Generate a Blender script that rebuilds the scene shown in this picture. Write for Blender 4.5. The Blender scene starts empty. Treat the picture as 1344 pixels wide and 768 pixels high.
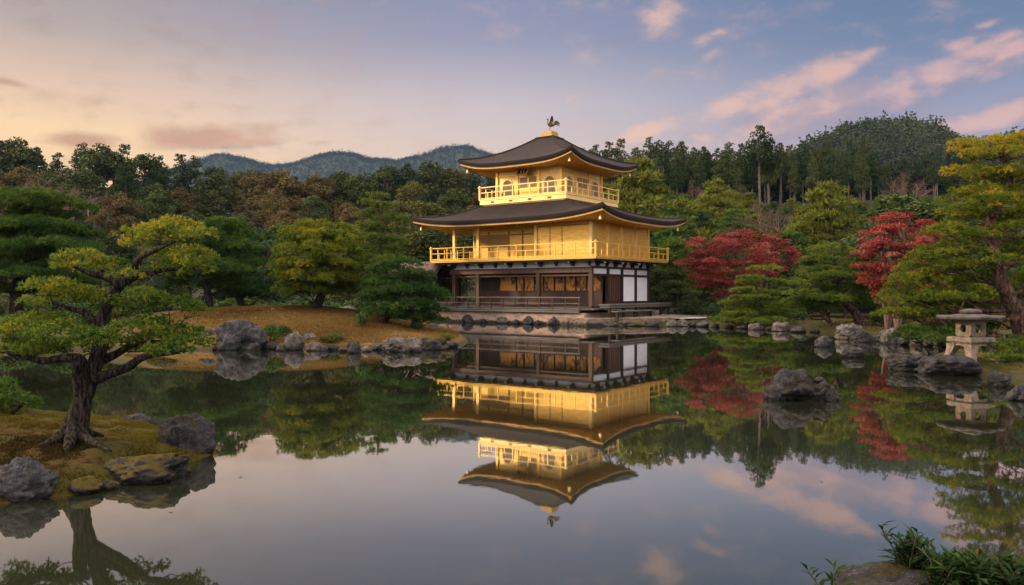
import bpy, math, random
import numpy as np
from mathutils import Vector, Matrix, noise as mnoise

scene = bpy.context.scene
COL = scene.collection
R = math.radians

# ------------------------------------------------------------------ camera
CAM_Z, F = 2.07, 1047.0
cam_data = bpy.data.cameras.new("camera")
cam = bpy.data.objects.new("camera", cam_data)
COL.objects.link(cam)
cam.location = (0, 0, CAM_Z)
cam.rotation_euler = (R(90), 0, 0)
cam_data.sensor_width = 36.0
cam_data.lens = 36.0 * F / 1344.0
cam_data.clip_start = 0.1
cam_data.clip_end = 12000
scene.camera = cam

# ------------------------------------------------------------------ exposure / render
scene.view_settings.view_transform = 'Standard'
scene.view_settings.look = 'None'
scene.view_settings.exposure = 0.38
scene.view_settings.gamma = 1.0
scene.view_settings.use_curve_mapping = False
scene.render.engine = 'CYCLES'
cy = scene.cycles
cy.use_denoising = True
cy.max_bounces = 6
cy.diffuse_bounces = 3
cy.glossy_bounces = 3
cy.transmission_bounces = 2
cy.volume_bounces = 0
cy.caustics_reflective = False
cy.caustics_refractive = False
cy.sample_clamp_indirect = 6.0

SUN_AZ, SUN_EL = -84.0, 17.0          # degrees, azimuth clockwise from the view axis (+Y)

# ------------------------------------------------------------------ world (sky)
world = bpy.data.worlds.new("World")
scene.world = world
world.use_nodes = True
wt = world.node_tree
wt.nodes.clear()


class G:
    """tiny helper to write node graphs"""
    def __init__(self, tree):
        self.t = tree

    def n(self, typ, **kw):
        nd = self.t.nodes.new(typ)
        for k, v in kw.items():
            setattr(nd, k, v)
        return nd

    def put(self, sock, v):
        if isinstance(v, bpy.types.NodeSocket):
            self.t.links.new(v, sock)
        elif v is not None:
            sock.default_value = v

    def math(self, op, a, b=None, c=None, clamp=False):
        nd = self.n('ShaderNodeMath', operation=op, use_clamp=clamp)
        self.put(nd.inputs[0], a)
        self.put(nd.inputs[1], b)
        self.put(nd.inputs[2], c)
        return nd.outputs[0]

    def smooth(self, v, a, b, lo=0.0, hi=1.0):
        nd = self.n('ShaderNodeMapRange', interpolation_type='SMOOTHSTEP')
        self.put(nd.inputs[0], v)
        self.put(nd.inputs[1], a)
        self.put(nd.inputs[2], b)
        self.put(nd.inputs[3], lo)
        self.put(nd.inputs[4], hi)
        return nd.outputs[0]

    def mix(self, f, a, b, mode='MIX'):
        nd = self.n('ShaderNodeMix', data_type='RGBA', blend_type=mode)
        self.put(nd.inputs[0], f)
        for s, v in ((nd.inputs[6], a), (nd.inputs[7], b)):
            self.put(s, v if isinstance(v, bpy.types.NodeSocket) else tuple(v[:3]) + (1,))
        return nd.outputs[2]

    def ramp(self, f, stops, interp='LINEAR'):
        nd = self.n('ShaderNodeValToRGB')
        nd.color_ramp.interpolation = interp
        e = nd.color_ramp.elements
        while len(e) < len(stops):
            e.new(0.5)
        for el, (p, c) in zip(e, stops):
            el.position = p
            el.color = (tuple(c[:3]) + (1,)) if not isinstance(c, (int, float)) else (c, c, c, 1)
        self.put(nd.inputs[0], f)
        return nd.outputs[0]

    def noise(self, vec, scale, detail=4.0, rough=0.55, dist=0.0):
        nd = self.n('ShaderNodeTexNoise')
        self.put(nd.inputs['Vector'], vec)
        nd.inputs['Scale'].default_value = scale
        nd.inputs['Detail'].default_value = detail
        nd.inputs['Roughness'].default_value = rough
        nd.inputs['Distortion'].default_value = dist
        return nd.outputs[0]


def srgb(r, g, b):
    f = lambda c: (c / 255 / 12.92) if c / 255 <= 0.04045 else ((c / 255 + 0.055) / 1.055) ** 2.4
    return (f(r), f(g), f(b))


UPPER = (3.3, 2.9, 2.6)      # overhead
EAST = (1.9, 1.62, 1.54)       # behind the camera


def build_sky():
    g = G(wt)
    tc = g.n('ShaderNodeTexCoord')
    d = tc.outputs['Generated']
    sep = g.n('ShaderNodeSeparateXYZ')
    g.put(sep.inputs[0], d)
    x, y, z = sep.outputs
    az = g.math('ARCTAN2', x, y)
    az = g.math('MULTIPLY', az, 180 / math.pi)
    el = g.math('MULTIPLY', g.math('ARCSINE', z), 180 / math.pi)
    elf = g.math('DIVIDE', g.math('MAXIMUM', el, 0.0), 60.0, clamp=True)
    # dusk colours over elevation: towards the sunset, ahead, and away from it
    left = g.ramp(elf, [(0.0, srgb(255, 184, 98)), (0.11, srgb(255, 204, 138)), (0.17, srgb(255, 210, 156)), (0.21, srgb(232, 192, 162)), (0.27, srgb(182, 160, 152)),
                        (0.36, srgb(140, 134, 146)), (0.6, srgb(112, 118, 146)), (1.0, srgb(96, 110, 150))])
    mid = g.ramp(elf, [(0.0, srgb(238, 200, 178)), (0.15, srgb(224, 196, 184)), (0.22, srgb(204, 188, 192)),
                       (0.29, srgb(150, 148, 174)), (0.35, srgb(128, 134, 168)), (0.6, srgb(108, 120, 160)), (1.0, srgb(84, 104, 150))])
    right = g.ramp(elf, [(0.0, srgb(196, 168, 172)), (0.15, srgb(176, 160, 176)), (0.22, srgb(124, 136, 170)), (0.27, srgb(98, 118, 154)),
                        (0.35, srgb(80, 108, 148)), (0.6, srgb(86, 108, 156)), (1.0, srgb(80, 100, 148))])
    c = g.mix(g.smooth(az, -34.0, 2.0), left, mid)
    c = g.mix(g.smooth(az, -4.0, 30.0), c, right)
    back = g.smooth(g.math('ABSOLUTE', az), 80.0, 150.0)
    c = g.mix(back, c, g.ramp(elf, [(0.0, srgb(170, 152, 160)), (0.3, srgb(150, 146, 168)), (1.0, srgb(90, 104, 150))]))
    # clouds: elliptical masks in azimuth / elevation, broken up by noise
    K = 180 / math.pi
    comb = g.n('ShaderNodeCombineXYZ')
    g.put(comb.inputs[0], az)
    g.put(comb.inputs[1], g.math('MULTIPLY', el, 2.1))
    clouds = [  # px, py, half width, half height, tilt, weight   (measured in the photograph)
        (872, 24, 36, 24, 0.25, 1.0), (882, 44, 22, 14, 0.1, .8), (918, 54, 26, 12, 0.3, .74), (936, 72, 18, 8, 0.3, .74), (942, 42, 16, 7, 0.1, .72),
        (1085, 100, 58, 26, 0.30, 1.15), (1030, 124, 80, 28, 0.42, 1.05), (960, 138, 56, 18, 0.40, .95), (1090, 140, 110, 38, 0.18, 1.25), (1030, 165, 130, 24, 0.15, 1.1),
        (1160, 128, 80, 34, 0.1, .95), (845, 174, 76, 14, 0.26, .92), (925, 182, 70, 12, 0.2, .85), (1140, 72, 30, 10, 0.15, .74),
        (1240, 92, 56, 24, 0.35, 1.05), (1290, 84, 80, 34, 0.30, .98), (1264, 58, 30, 11, 0.3, .82), (1320, 50, 40, 14, 0.2, .85), (1344, 66, 50, 30, 0.2, .9),
        (1310, 155, 110, 24, 0.2, 1.0), (1210, 168, 120, 18, 0.12, .8), (1230, 120, 130, 16, 0.1, .66), (1296, 32, 26, 7, 0.1, .7),
        (112, 184, 62, 11, 0.05, 1.15), (258, 182, 66, 17, 0.06, 1.3), (330, 187, 50, 9, 0.1, .85), (342, 172, 24, 12, 0.1, .8),
        (12, 108, 26, 5, -0.15, .74), (420, 188, 20, 4, 0.1, .62)]

    def density(du, dv):
        off = g.n('ShaderNodeVectorMath', operation='ADD')
        g.put(off.inputs[0], comb.outputs[0])
        off.inputs[1].default_value = (du, dv * 2.1, 3.7)
        n1 = g.noise(off.outputs[0], 0.30, 9.0, 0.6, 0.15)
        n2 = g.noise(off.outputs[0], 0.13, 3.0, 0.5)
        tot = None
        for (px, py, hw, hh, tilt, wgt) in clouds:
            a0 = math.atan2(px - 672, F) * K
            e0 = math.atan2(384 - py, math.hypot(F, px - 672)) * K
            sa = hw / F * K * math.cos(R(a0)) ** 2
            se = hh / F * K * math.cos(R(a0))
            dx = g.math('ADD', az, du - a0)
            dy = g.math('ADD', el, dv - e0)
            ct, st = math.cos(tilt), math.sin(tilt)
            uu = g.math('MULTIPLY_ADD', dx, ct / sa, g.math('MULTIPLY', dy, st / sa))
            vv = g.math('MULTIPLY_ADD', dy, ct / se, g.math('MULTIPLY', dx, -st / se))
            r2 = g.math('MULTIPLY_ADD', uu, uu, g.math('MULTIPLY', vv, vv))
            m = g.math('MULTIPLY', g.math('EXPONENT', g.math('MULTIPLY', r2, -0.9)), wgt)
            tot = m if tot is None else g.math('SMOOTH_MAX', tot, m, 0.25)
        nn = g.math('MULTIPLY_ADD', n1, 1.9, g.math('MULTIPLY_ADD', n2, 0.5, -1.2))
        return g.smooth(g.math('ADD', tot, g.math('MULTIPLY', nn, 0.9)), 0.10, 1.15)

    D0 = density(0, 0)
    D1 = density(-1.2, 1.1)         # towards the low sun: what lies in front of a cloud's lit side
    lit = g.math('SUBTRACT', D0, D1)
    litf = g.smooth(lit, -0.35, 0.75)
    warm = g.mix(g.smooth(az, -26.0, 4.0), srgb(196, 138, 104), g.mix(g.smooth(az, 4.0, 32.0), srgb(238, 190, 166), srgb(222, 172, 164)))
    shade = g.mix(g.smooth(az, -26.0, 0.0), srgb(112, 86, 84), g.mix(g.smooth(az, 4.0, 30.0), srgb(178, 156, 168), srgb(142, 132, 156)))
    cc = g.mix(litf, shade, warm)
    c = g.mix(g.math('MULTIPLY', D0, 0.88), c, cc)
    # the brighter upper and eastern sky, outside the picture, that lights the garden softly
    up = g.smooth(el, 25.0, 48.0, 0.0, 1.0)
    east = g.math('MULTIPLY', g.smooth(g.math('ABSOLUTE', az), 65.0, 125.0), g.smooth(el, -2.0, 4.0))
    c = g.mix(east, c, EAST)
    c = g.mix(up, c, UPPER)
    # physical sky under it for the light that comes from outside the frame
    sky = g.n('ShaderNodeTexSky', sky_type='NISHITA')
    sky.sun_disc = False
    sky.sun_elevation = R(SUN_EL)
    sky.sun_rotation = R(SUN_AZ)
    sky.altitude = 100
    sky.air_density = 1.6
    sky.dust_density = 3.0
    bgs = g.n('ShaderNodeBackground')
    g.put(bgs.inputs[0], sky.outputs[0])
    bgs.inputs[1].default_value = 0.012
    bg = g.n('ShaderNodeBackground')
    g.put(bg.inputs[0], c)
    bg.inputs[1].default_value = 0.74
    add = g.n('ShaderNodeAddShader')
    wt.links.new(bg.outputs[0], add.inputs[0])
    wt.links.new(bgs.outputs[0], add.inputs[1])
    out = g.n('ShaderNodeOutputWorld')
    wt.links.new(add.outputs[0], out.inputs['Surface'])


build_sky()

# ------------------------------------------------------------------ sun
sl = bpy.data.lights.new("sun", 'SUN')
sl.energy = 3.6
sl.color = (1.0, 0.76, 0.50)
sl.angle = R(5.0)
sun = bpy.data.objects.new("sun", sl)
COL.objects.link(sun)
sv = Vector((math.sin(R(SUN_AZ)) * math.cos(R(SUN_EL)), math.cos(R(SUN_AZ)) * math.cos(R(SUN_EL)), math.sin(R(SUN_EL))))
sun.rotation_euler = sv.to_track_quat('Z', 'Y').to_euler()
sun.location = (-40, -10, 40)

# ------------------------------------------------------------------ helpers
def at(px, py, Y):
    """the point that the photograph shows at pixel px,py, Y metres ahead of the camera"""
    return Vector(((px - 672) / F * Y, Y, CAM_Z - (py - 384) / F * Y))


def shore_y(py, z=0.0):
    return (CAM_Z - z) * F / (py - 384)


def props(o, label=None, cat=None, group=None, kind=None):
    if label: o['label'] = label
    if cat: o['category'] = cat
    if group: o['group'] = group
    if kind: o['kind'] = kind
    return o


def link_mesh(name, me, mat=None, parent=None, smooth=False):
    o = bpy.data.objects.new(name, me)
    COL.objects.link(o)
    if mat is not None and not me.materials:
        me.materials.append(mat)
    if parent is not None:
        o.parent = parent
    if smooth and len(me.polygons):
        me.polygons.foreach_set('use_smooth', np.ones(len(me.polygons), dtype=bool))
    return o


def empty(name, loc=(0, 0, 0), rz=0.0, label=None, cat=None, group=None):
    o = bpy.data.objects.new(name, None)
    o.empty_display_size = 0.3
    COL.objects.link(o)
    o.location = loc
    o.rotation_euler = (0, 0, rz)
    return props(o, label, cat, group)


def dup(root, loc, rz=0.0, scale=(1, 1, 1), color=None, part_color=None):
    """copy of a thing with its parts and their sub-parts (mesh data shared)"""
    r = root.copy()
    COL.objects.link(r)
    r.location = loc
    r.rotation_euler = (0, 0, rz)
    r.scale = scale
    if color: r.color = color
    for ch in list(root.children):
        c = ch.copy()
        COL.objects.link(c)
        c.parent = r
        if color: c.color = color
        for gch in list(ch.children):
            d = gch.copy()
            COL.objects.link(d)
            d.parent = c
            if color: d.color = color
    return r


class MB:
    """collects simple shapes, then links them as ONE mesh object"""
    def __init__(self):
        self.v, self.f = [], []

    def add(self, vs, fs):
        b = len(self.v)
        self.v += [tuple(p) for p in vs]
        self.f += [tuple(i + b for i in f) for f in fs]
        return self

    def box(self, x0, x1, y0, y1, z0, z1):
        vs = [(x, y, z) for z in (z0, z1) for (x, y) in ((x0, y0), (x1, y0), (x1, y1), (x0, y1))]
        return self.add(vs, [(3, 2, 1, 0), (4, 5, 6, 7), (0, 1, 5, 4), (1, 2, 6, 5), (2, 3, 7, 6), (3, 0, 4, 7)])

    def bar(self, a, b, w, h):
        """box beam from a to b, w wide, h high"""
        a, b = Vector(a), Vector(b)
        d = (b - a).normalized()
        s = d.cross(Vector((0, 0, 1)))
        if s.length < 1e-4: s = Vector((1, 0, 0))
        s.normalize()
        u = s.cross(d).normalized()
        vs = [p + s * (i * w / 2) + u * (j * h / 2) for p in (a, b) for (i, j) in ((-1, -1), (1, -1), (1, 1), (-1, 1))]
        return self.add(vs, [(3, 2, 1, 0), (4, 5, 6, 7), (0, 1, 5, 4), (1, 2, 6, 5), (2, 3, 7, 6), (3, 0, 4, 7)])

    def prism(self, pts, z0, z1):
        n = len(pts)
        vs = [(p[0], p[1], z0) for p in pts] + [(p[0], p[1], z1) for p in pts]
        return self.add(vs, [tuple(range(n - 1, -1, -1)), tuple(range(n, 2 * n))] + [(i, (i + 1) % n, n + (i + 1) % n, n + i) for i in range(n)])

    def tube(self, pts, rad, n=8, cap=True, rough=0.0, seed=0):
        pts = [Vector(p) for p in pts]
        if not hasattr(rad, '__len__'): rad = [rad] * len(pts)
        rr = random.Random(seed)
        ph = [(rr.randint(5, 13), rr.uniform(0, 6.28), rr.uniform(-1.5, 1.5)) for _ in range(5)]
        vs, fs = [], []
        up = Vector((0.13, 0.31, 0.94))
        for i, p in enumerate(pts):
            d = (pts[min(i + 1, len(pts) - 1)] - pts[max(i - 1, 0)])
            d = d.normalized() if d.length > 1e-9 else Vector((0, 0, 1))
            a = up - d * up.dot(d)
            if a.length < 0.05: a = Vector((1, 0, 0)) - d * d.x
            a.normalize()
            up = a
            b = d.cross(a)
            for k in range(n):
                t = 2 * math.pi * k / n
                q = 1 + (rr.uniform(-rough, rough) * 0.4 + sum(math.sin(f_ * t + o_ + w_ * i * 0.35) for f_, o_, w_ in ph) * 0.22 * rough if rough else 0)
                vs.append(p + (a * math.cos(t) + b * math.sin(t)) * rad[i] * q)
        for i in range(len(pts) - 1):
            for k in range(n):
                fs.append((i * n + k, i * n + (k + 1) % n, (i + 1) * n + (k + 1) % n, (i + 1) * n + k))
        if cap:
            fs.append(tuple(range(n - 1, -1, -1)))
            fs.append(tuple(len(vs) - n + k for k in range(n)))
        return self.add(vs, fs)

    def grid(self, rows):
        n, m = len(rows), len(rows[0])
        vs = [p for r in rows for p in r]
        return self.add(vs, [(i * m + j, i * m + j + 1, (i + 1) * m + j + 1, (i + 1) * m + j) for i in range(n - 1) for j in range(m - 1)])

    def lathe(self, prof, n=16, c=(0, 0)):
        rows = [[(c[0] + r * math.cos(2 * math.pi * k / n), c[1] + r * math.sin(2 * math.pi * k / n), z) for k in range(n + 1)] for r, z in prof]
        return self.grid(rows)

    def build(self, name, mat=None, parent=None, smooth=False, bevel=0.0):
        me = bpy.data.meshes.new(name)
        me.from_pydata(self.v, [], self.f)
        me.update()
        o = link_mesh(name, me, mat, parent, smooth)
        if bevel:
            m = o.modifiers.new('bevel', 'BEVEL')
            m.width = bevel
            m.segments = 2
            m.limit_method = 'ANGLE'
        return o


def poly_mesh(name, V, k, tint=None):
    """mesh of N independent k-gons from an (N*k,3) array, with a 'tint' value per vertex"""
    V = np.ascontiguousarray(V, dtype=np.float32)
    nv = len(V)
    nf = nv // k
    me = bpy.data.meshes.new(name)
    me.vertices.add(nv)
    me.vertices.foreach_set('co', V.ravel())
    me.loops.add(nv)
    me.loops.foreach_set('vertex_index', np.arange(nv, dtype=np.int32))
    me.polygons.add(nf)
    me.polygons.foreach_set('loop_start', np.arange(0, nv, k, dtype=np.int32))
    try:
        me.polygons.foreach_set('loop_total', np.full(nf, k, dtype=np.int32))
    except Exception:
        pass
    me.update(calc_edges=True)
    if tint is not None:
        at_ = me.attributes.new('tint', 'FLOAT', 'POINT')
        at_.data.foreach_set('value', np.ascontiguousarray(tint, dtype=np.float32))
    return me


def unit(a):
    return a / np.maximum(np.linalg.norm(a, axis=1, keepdims=True), 1e-9)


def needles(rng, P, D, T, n, L, W, spread):
    """n thin needle-sprays (triangles) from each point P about direction D"""
    P = np.repeat(P, n, 0); D = np.repeat(D, n, 0); T = np.repeat(T, n)
    N = len(P)
    d = unit(D + rng.normal(0, spread, (N, 3)))
    s = unit(np.cross(d, rng.normal(0, 1, (N, 3))))
    l = L * rng.uniform(0.65, 1.25, (N, 1))
    w = W * rng.uniform(0.7, 1.3, (N, 1))
    V = np.empty((N, 3, 3))
    V[:, 0] = P - s * w / 2
    V[:, 1] = P + s * w / 2
    V[:, 2] = P + d * l
    T = np.clip(T + rng.normal(0, 0.09, N), 0, 1)
    return V.reshape(-1, 3), np.repeat(T, 3)


def leaves(rng, P, D, T, L, W, spread=0.7):
    """one diamond leaf per point, facing roughly D"""
    N = len(P)
    nrm = unit(D + rng.normal(0, spread, (N, 3)))
    t = unit(np.cross(nrm, rng.normal(0, 1, (N, 3))))
    b = np.cross(nrm, t)
    l = L * rng.uniform(0.6, 1.3, (N, 1)) / 2
    w = W * rng.uniform(0.6, 1.3, (N, 1)) / 2
    V = np.empty((N, 4, 3))
    V[:, 0] = P - t * l
    V[:, 1] = P + b * w - t * l * 0.15
    V[:, 2] = P + t * l
    V[:, 3] = P - b * w - t * l * 0.15
    T = np.clip(T + rng.normal(0, 0.1, N), 0, 1)
    return V.reshape(-1, 3), np.repeat(T, 4)


def shell(rng, c, r, n, low=-0.35, fill=0.25):
    """n points near the surface of an ellipsoid (mostly its upper part) and outward normals"""
    d = unit(rng.normal(0, 1, (int(n * 1.6) + 4, 3)))
    d = d[d[:, 2] > low][:n]
    k = np.where(rng.random(len(d)) < fill, rng.uniform(0.45, 0.95, len(d)), rng.uniform(0.88, 1.08, len(d)))
    r = np.asarray(r, float)
    return np.asarray(c, float) + d * k[:, None] * r, unit(d / r)


def pad_points(rng, c, rx, ry, rz, dens, lump=0.30, base=0.5, tvar=0.22):
    """a flattened foliage pad made of small domes: points, normals, tint"""
    area = math.pi * rx * ry
    sr = lump * min(rx, ry) + 0.02
    k = max(6, int(1.5 * area / (math.pi * sr * sr)))
    Ps, Ds, Ts = [], [], []
    for i in range(k):
        a = rng.uniform(0, 2 * math.pi)
        q = math.sqrt(rng.uniform(0, 1))
        x, y = math.cos(a) * q, math.sin(a) * q
        cz = rz * (0.75 * (1 - q * q) - 0.2) + rng.normal(0, 0.12) * rz
        s = sr * rng.uniform(0.75, 1.35)
        n = max(5, int(dens * s * s * 2.6))
        P, D = shell(rng, (c[0] + x * rx, c[1] + y * ry, c[2] + cz), (s, s, s * min(0.9, 0.35 + 0.8 * rz / max(rx, 0.01))), n, -0.25, 0.2)
        D = unit(D + np.array([0.35 * x, 0.35 * y, 0.45]))
        Ps.append(P); Ds.append(D)
        Ts.append(np.full(len(P), np.clip(base + rng.normal(0, tvar), 0, 1)))
    return np.concatenate(Ps), np.concatenate(Ds), np.concatenate(Ts)


def spline(pts, n=6):
    """smooth polyline through points given as (x,y,z,radius)"""
    p = [np.array(q, float) for q in pts]
    p = [2 * p[0] - p[1]] + p + [2 * p[-1] - p[-2]]
    out = []
    for i in range(1, len(p) - 2):
        for k in range(n):
            t = k / n
            out.append(0.5 * ((2 * p[i]) + (-p[i - 1] + p[i + 1]) * t + (2 * p[i - 1] - 5 * p[i] + 4 * p[i + 1] - p[i + 2]) * t * t
                              + (-p[i - 1] + 3 * p[i] - 3 * p[i + 1] + p[i + 2]) * t ** 3))
    out.append(p[-2])
    return [Vector(q[:3]) for q in out], [max(0.004, float(q[3])) for q in out]


# ------------------------------------------------------------------ materials
def new_mat(name):
    m = bpy.data.materials.new(name)
    m.use_nodes = True
    t = m.node_tree
    t.nodes.clear()
    g = G(t)
    out = g.n('ShaderNodeOutputMaterial')
    return m, g, out


def principled(g, out, color, rough=0.6, metal=0.0, spec=0.4, bump=None, bump_str=0.3, bump_dist=0.02):
    p = g.n('ShaderNodeBsdfPrincipled')
    g.put(p.inputs['Base Color'], color if isinstance(color, bpy.types.NodeSocket) else tuple(color) + (1,))
    g.put(p.inputs['Roughness'], rough)
    p.inputs['Metallic'].default_value = metal
    p.inputs['Specular IOR Level'].default_value = spec
    if bump is not None:
        b = g.n('ShaderNodeBump')
        b.inputs['Strength'].default_value = bump_str
        b.inputs['Distance'].default_value = bump_dist
        g.put(b.inputs['Height'], bump)
        g.put(p.inputs['Normal'], b.outputs[0])
    g.t.links.new(p.outputs[0], out.inputs['Surface'])
    return p


def objco(g):
    return g.n('ShaderNodeTexCoord').outputs['Object']


def mat_wet_stone(name, c1, c2, scale, stretch):
    """pale wall stone with courses, stained dark by the water along its foot"""
    m, g, out = new_mat(name)
    v = objco(g)
    n = g.noise(scaled(g, v, stretch), scale, 8.0, 0.65)
    n2 = g.noise(v, 6.0, 5.0, 0.7)
    col = g.ramp(n, [(0.32, c1), (0.68, c2)])
    col = g.mix(g.smooth(n2, 0.54, 0.7, 0, 0.7), col, (0.07, 0.055, 0.035))
    s = g.n('ShaderNodeSeparateXYZ')
    g.put(s.inputs[0], v)
    zz = g.math('MULTIPLY_ADD', n2, -0.5, g.math('ADD', s.outputs[2], 0.25))
    col = g.mix(g.smooth(zz, 0.12, 0.26), (0.022, 0.021, 0.014), col)
    principled(g, out, col, 0.85, 0, 0.25, g.math('ADD', n, n2), 0.8, 0.04)
    return m


def worldco(g):
    return g.n('ShaderNodeNewGeometry').outputs['Position']


def scaled(g, v, s):
    nd = g.n('ShaderNodeVectorMath', operation='MULTIPLY')
    g.put(nd.inputs[0], v)
    nd.inputs[1].default_value = s
    return nd.outputs[0]


def mat_simple(name, c1, c2, scale=3.0, rough=0.6, metal=0.0, stretch=(1, 1, 1), bump=0.2, spec=0.4, detail=5.0, lo=0.3, hi=0.7, bd=0.02):
    m, g, out = new_mat(name)
    v = scaled(g, objco(g), stretch)
    n = g.noise(v, scale, detail, 0.6)
    col = g.ramp(n, [(lo, c1), (hi, c2)])
    principled(g, out, col, rough, metal, spec, n, bump, bd)
    return m


def mat_leaf(name, stops=None, trans=0.28, use_obj=False, lo=0.55, hi=1.5):
    m, g, out = new_mat(name)
    a = g.n('ShaderNodeAttribute', attribute_name='tint').outputs['Fac']
    if use_obj:
        oi = g.n('ShaderNodeObjectInfo')
        k = g.math('MULTIPLY_ADD', a, hi - lo, lo)
        sc_ = g.n('ShaderNodeVectorMath', operation='SCALE')
        g.put(sc_.inputs[0], oi.outputs['Color'])
        g.put(sc_.inputs[3], k)
        col = sc_.outputs[0]
    else:
        col = g.ramp(a, stops)
    p = g.n('ShaderNodeBsdfPrincipled')
    g.put(p.inputs['Base Color'], col)
    p.inputs['Roughness'].default_value = 0.8
    p.inputs['Specular IOR Level'].default_value = 0.1
    tr = g.n('ShaderNodeBsdfTranslucent')
    g.put(tr.inputs[0], col)
    mx = g.n('ShaderNodeMixShader')
    mx.inputs[0].default_value = trans
    g.t.links.new(p.outputs[0], mx.inputs[1])
    g.t.links.new(tr.outputs[0], mx.inputs[2])
    g.t.links.new(mx.outputs[0], out.inputs['Surface'])
    return m


M = {}
M['gold'] = mat_simple('gold_leaf', (0.84, 0.47, 0.08), (0.96, 0.62, 0.14), 2.5, 0.36, 0.55, (1, 1, 4), 0.06)
M['gold_panel'] = mat_simple('gold_panel', (0.70, 0.37, 0.06), (0.97, 0.63, 0.16), 1.9, 0.38, 0.5, (1, 1, 8), 0.12)
M['gold_pale'] = mat_simple('pale_gold', (0.85, 0.57, 0.19), (0.95, 0.69, 0.28), 2.0, 0.42, 0.4, (1, 1, 4), 0.05)
M['gold_dull'] = mat_simple('dull_gold', (0.34, 0.19, 0.04), (0.52, 0.31, 0.08), 4.0, 0.55, 0.25)
M['gold_shaded'] = mat_simple('shaded_gold_lattice', (0.3, 0.17, 0.04), (0.5, 0.3, 0.08), 30.0, 0.5, 0.2, (1, 1, 1), 0.3)  # darker copy of the gold, lattice shade put into its colour
M['gold_seam'] = mat_simple('gold_seam', (0.36, 0.2, 0.04), (0.46, 0.27, 0.06), 3.0, 0.5, 0.3)
m_, g_, o_ = new_mat('cypress_bark_roof')
v_ = objco(g_)
n1_ = g_.noise(scaled(g_, v_, (1, 1, 14)), 5.0, 8.0, 0.6)
n2_ = g_.noise(v_, 0.7, 5.0, 0.6)
n3_ = g_.noise(scaled(g_, v_, (1, 1, 3)), 26.0, 4.0, 0.7)
c_ = g_.ramp(n1_, [(0.34, (0.013, 0.009, 0.009)), (0.7, (0.05, 0.037, 0.036))])
c_ = g_.mix(g_.smooth(n2_, 0.48, 0.7, 0, 0.7), c_, (0.052, 0.029, 0.023))
c_ = g_.mix(g_.smooth(n3_, 0.58, 0.75, 0, 0.6), c_, (0.075, 0.062, 0.06))
principled(g_, o_, c_, 0.9, 0, 0.2, g_.math('ADD', n1_, g_.math('MULTIPLY', n3_, 0.5)), 1.0, 0.07)
M['bark_roof'] = m_
M['dark_wood'] = mat_simple('dark_wood', (0.014, 0.008, 0.006), (0.042, 0.022, 0.015), 3.0, 0.55, 0, (1, 1, 0.25), 0.15)
M['brown_wood'] = mat_simple('brown_wood', (0.042, 0.018, 0.011), (0.10, 0.042, 0.025), 3.0, 0.55, 0, (3, 3, 0.4), 0.15)
M['grey_wood'] = mat_simple('weathered_wood', (0.06, 0.05, 0.047), (0.15, 0.13, 0.122), 3.0, 0.6, 0, (0.4, 3, 3), 0.2)
M['plaster'] = mat_simple('white_plaster', (0.60, 0.62, 0.70), (0.70, 0.71, 0.78), 1.2, 0.75, 0, (1, 1, 1), 0.05)  # white with a faint blue sky reflection put into the colour
M['paper'] = mat_simple('window_paper', (0.30, 0.27, 0.23), (0.44, 0.40, 0.34), 9.0, 0.7, 0, (1, 1, 1), 0.05)
M['black'] = mat_simple('black_lacquer', (0.008, 0.007, 0.007), (0.016, 0.013, 0.012), 3.0, 0.4)
M['porch_roof'] = mat_simple('porch_bark_roof', (0.075, 0.046, 0.04), (0.15, 0.098, 0.085), 5.0, 0.8, 0, (1, 1, 6), 0.6)
M['bronze'] = mat_simple('bronze', (0.05, 0.035, 0.02), (0.14, 0.1, 0.05), 8.0, 0.45, 0.7)
M['pale_stone'] = mat_wet_stone('pale_base_stone', (0.20, 0.14, 0.105), (0.52, 0.38, 0.31), 1.7, (1, 1, 2.5))
M['lantern'] = mat_simple('lantern_granite', (0.085, 0.068, 0.052), (0.26, 0.212, 0.165), 9.0, 0.9, 0, (1, 1, 1), 0.5, 0.2, 8.0)
M['lantern_roof'] = mat_simple('lantern_cap_stone', (0.026, 0.023, 0.021), (0.105, 0.092, 0.082), 6.0, 0.9, 0, (1, 1, 1), 0.6, 0.2, 8.0)
M['terrace'] = mat_wet_stone('terrace_stone', (0.09, 0.07, 0.05), (0.28, 0.22, 0.165), 2.2, (1, 1, 3))
M['sand'] = mat_simple('pale_gravel', (0.34, 0.31, 0.29), (0.46, 0.43, 0.41), 20.0, 0.9)
M['tree_bark'] = mat_simple('tree_bark', (0.007, 0.006, 0.005), (0.066, 0.054, 0.047), 34.0, 0.95, 0, (1, 1, 0.17), 1.0, 0.1, 8.0, 0.42, 0.62, 0.06)
M['red_bark'] = mat_simple('red_pine_bark', (0.026, 0.016, 0.013), (0.125, 0.076, 0.060), 11.0, 0.95, 0, (1, 1, 0.4), 1.0, 0.1, 7.0, 0.42, 0.62, 0.05)
M['grey_bark'] = mat_simple('grey_forest_bark', (0.06, 0.048, 0.042), (0.17, 0.14, 0.125), 3.0, 0.9, 0, (1, 1, 0.3), 0.5, 0.15)
M['green_stem'] = mat_simple('green_stem', (0.03, 0.035, 0.012), (0.07, 0.05, 0.025), 5.0, 0.8)
M['twig'] = mat_simple('bare_twig', (0.09, 0.05, 0.042), (0.17, 0.10, 0.085), 3.0, 0.9)
M['leaf_obj'] = mat_leaf('forest_leaf', use_obj=True, lo=0.6, hi=1.6, trans=0.2)
M['pine_near'] = mat_leaf('young_gold_pine_leaf', [(0.0, (0.032, 0.075, 0.014)), (0.35, (0.085, 0.145, 0.020)), (0.62, (0.18, 0.205, 0.024)), (0.92, (0.34, 0.28, 0.027)), (1.0, (0.36, 0.17, 0.02))])
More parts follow.
